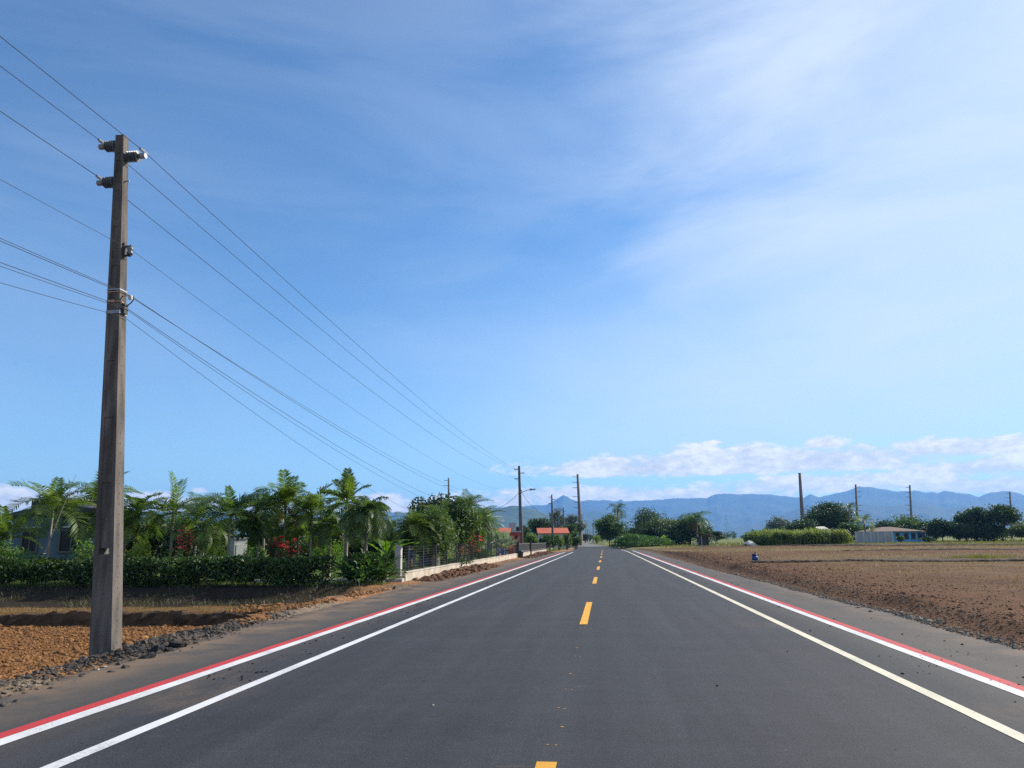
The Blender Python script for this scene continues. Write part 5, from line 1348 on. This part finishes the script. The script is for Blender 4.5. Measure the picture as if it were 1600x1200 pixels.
# ------------------------------------------------------------------ sky, sun, camera
SUN_AZ = R(60); SUN_EL = R(33)       # azimuth to the right of the view direction
w = bpy.data.worlds.new('World'); sc.world = w; w.use_nodes = True
nt = NT(w.node_tree); bg = w.node_tree.nodes['Background']
sky = nt.n('ShaderNodeTexSky'); sky.sky_type = 'NISHITA'; sky.sun_disc = False
sky.sun_elevation = SUN_EL; sky.sun_rotation = SUN_AZ
sky.air_density = 1.0; sky.dust_density = .3; sky.ozone_density = 3.0; sky.altitude = 100
tc = nt.n('ShaderNodeTexCoord').outputs['Generated']
sp = nt.n('ShaderNodeSeparateXYZ'); nt.link(tc, sp.inputs[0])
az = nt.m('ARCTAN2', sp.outputs[0], sp.outputs[1]); el = nt.m('ARCSINE', sp.outputs[2])
cv = nt.n('ShaderNodeCombineXYZ'); nt.link(az, cv.inputs[0]); nt.link(el, cv.inputs[1]); cv = cv.outputs[0]
CL = [  # px, py of the flat base line centre, half width, rise, drop, weight
 (1150, 728, 300, 22, 12, 1.2), (1088, 716, 45, 20, 12, 1.), (1176, 716, 40, 24, 12, 1.), (1330, 726, 120, 14, 10, .9), (1290, 697, 32, 14, 5, .9), (1345, 698, 28, 5, 4, .6), (1112, 693, 20, 5, 3, .6),
 (1450, 703, 60, 16, 9, .95), (1560, 700, 130, 16, 10, .95), (1570, 728, 140, 14, 12, .95), (1490, 727, 45, 6, 6, .6),
 (1290, 757, 210, 16, 12, .85), (1480, 752, 60, 8, 6, .6), (1580, 758, 150, 12, 10, .85), (1050, 776, 200, 13, 12, .9), (900, 772, 190, 14, 30, .7), (700, 790, 160, 16, 20, .75), (590, 785, 70, 14, 22, .85),
 (330, 796, 240, 16, 25, .75), (310, 767, 20, 6, 4, .5), (215, 780, 90, 12, 20, .9), (60, 790, 170, 24, 24, .8), (-120, 780, 160, 26, 24, .8), (1900, 740, 260, 30, 20, .9), (-500, 780, 300, 30, 20, .8)]
v = None
for px, py, hw, up, dn, wt in CL:
    a0, e0 = azel(px, py); kk = 1/F
    dx = nt.m('DIVIDE', nt.m('SUBTRACT', az, a0), hw*kk); de = nt.m('SUBTRACT', el, e0)
    dy = nt.m('MAXIMUM', nt.m('DIVIDE', de, up*kk), nt.m('DIVIDE', de, -dn*kk))
    q = nt.m('SUBTRACT', wt, nt.m('ADD', nt.m('MULTIPLY', dx, dx), nt.m('MULTIPLY', dy, dy)))
    v = q if v is None else nt.m('MAXIMUM', v, q)
v = nt.m('MAXIMUM', v, -1.6)
n1 = nt.noise(nt.vscale(cv, (14, 38, 1)), 1., 9., .6); n2 = nt.noise(nt.vscale(cv, (55, 110, 1)), 1., 5., .6)
dens = nt.m('ADD', v, nt.m('ADD', nt.m('MULTIPLY', nt.m('SUBTRACT', n1, .5), 3.3), nt.m('MULTIPLY', nt.m('SUBTRACT', n2, .5), 1.7)))
cf = nt.m('MULTIPLY', nt.ss(dens, -.45, .55), .95)
shade = nt.ss(nt.m('ADD', nt.m('MULTIPLY', n2, .55), nt.m('MULTIPLY', n1, .6)), .42, .78)
ccol = nt.mix(nt.ss(el, .02, .10), nt.mix(shade, (7.4, 6.9, 6.4), (12.5, 11.2, 9.8)), nt.mix(shade, (5.8, 5.9, 6.1), (9.6, 9.2, 8.6)))
# high cirrus veil, thicker towards the sun side
c1 = nt.noise(nt.vscale(cv, (1.6, 5.5, 1), (0, 0, R(24))), 1., 7., .55, .6)
c2 = nt.noise(nt.vscale(cv, (4., 13., 1), (0, 0, R(-16))), 1., 6., .6, .4)
cm = nt.m('MULTIPLY', nt.ss(az, -.25, .55, .10, 1.), nt.ss(el, .04, .18))
veil = nt.m('MULTIPLY', nt.ss(nt.m('ADD', nt.m('MULTIPLY', c1, .75), nt.m('MULTIPLY', c2, .35)), .36, .80), nt.m('MULTIPLY', cm, .48))
broad = nt.m('MULTIPLY', nt.ss(nt.m('ADD', az, nt.m('MULTIPLY', nt.m('SUBTRACT', c1, .5), .55)), .04, .54), nt.ss(el, .05, .16, .34, .60))
lowv = nt.m('MULTIPLY', nt.m('MULTIPLY', nt.ss(az, -.30, .30), nt.ss(el, .06, .12)), nt.m('MULTIPLY', nt.ss(el, .38, .16), .52))
veil = nt.m('MAXIMUM', veil, nt.m('ADD', nt.m('MULTIPLY', veil, .5), nt.m('ADD', nt.m('MAXIMUM', broad, lowv), nt.m('MULTIPLY', nt.ss(c1, .35, .65), .12)), clamp=True))
skyc = nt.mix(veil, nt.mix(1., sky.outputs[0], (.75, 1.03, 1.21), 'MULTIPLY'), (5.6, 6.5, 7.9))
nt.link(nt.mix(cf, skyc, ccol), bg.inputs[0]); bg.inputs[1].default_value = .096
sd = bpy.data.lights.new('sun', 'SUN'); sd.energy = 5.0; sd.angle = R(.5); sd.color = (1., .93, .82)
so = bpy.data.objects.new('sun', sd); COL.objects.link(so)
dv = Vector((math.sin(SUN_AZ)*math.cos(SUN_EL), math.cos(SUN_AZ)*math.cos(SUN_EL), math.sin(SUN_EL)))
so.rotation_euler = dv.to_track_quat('Z', 'Y').to_euler()
cam = bpy.data.cameras.new('camera'); co = bpy.data.objects.new('camera', cam); COL.objects.link(co)
cam.sensor_width = 36; cam.lens = 36*F/1600; cam.clip_start = .05; cam.clip_end = 60000
co.matrix_world = Matrix.Translation((0, 0, H)) @ Matrix.Rotation(R(90) + TH, 4, 'X') @ Matrix.Rotation(-RHO, 4, 'Z')
sc.camera = co
sc.view_settings.view_transform = 'Standard'; sc.view_settings.look = 'None'; sc.view_settings.exposure = .52; sc.view_settings.gamma = 1.
sc.cycles.use_denoising = False
sc.cycles.sample_clamp_indirect = 3.; sc.cycles.sample_clamp_direct = 12.; sc.cycles.max_bounces = 6; sc.cycles.volume_bounces = 1
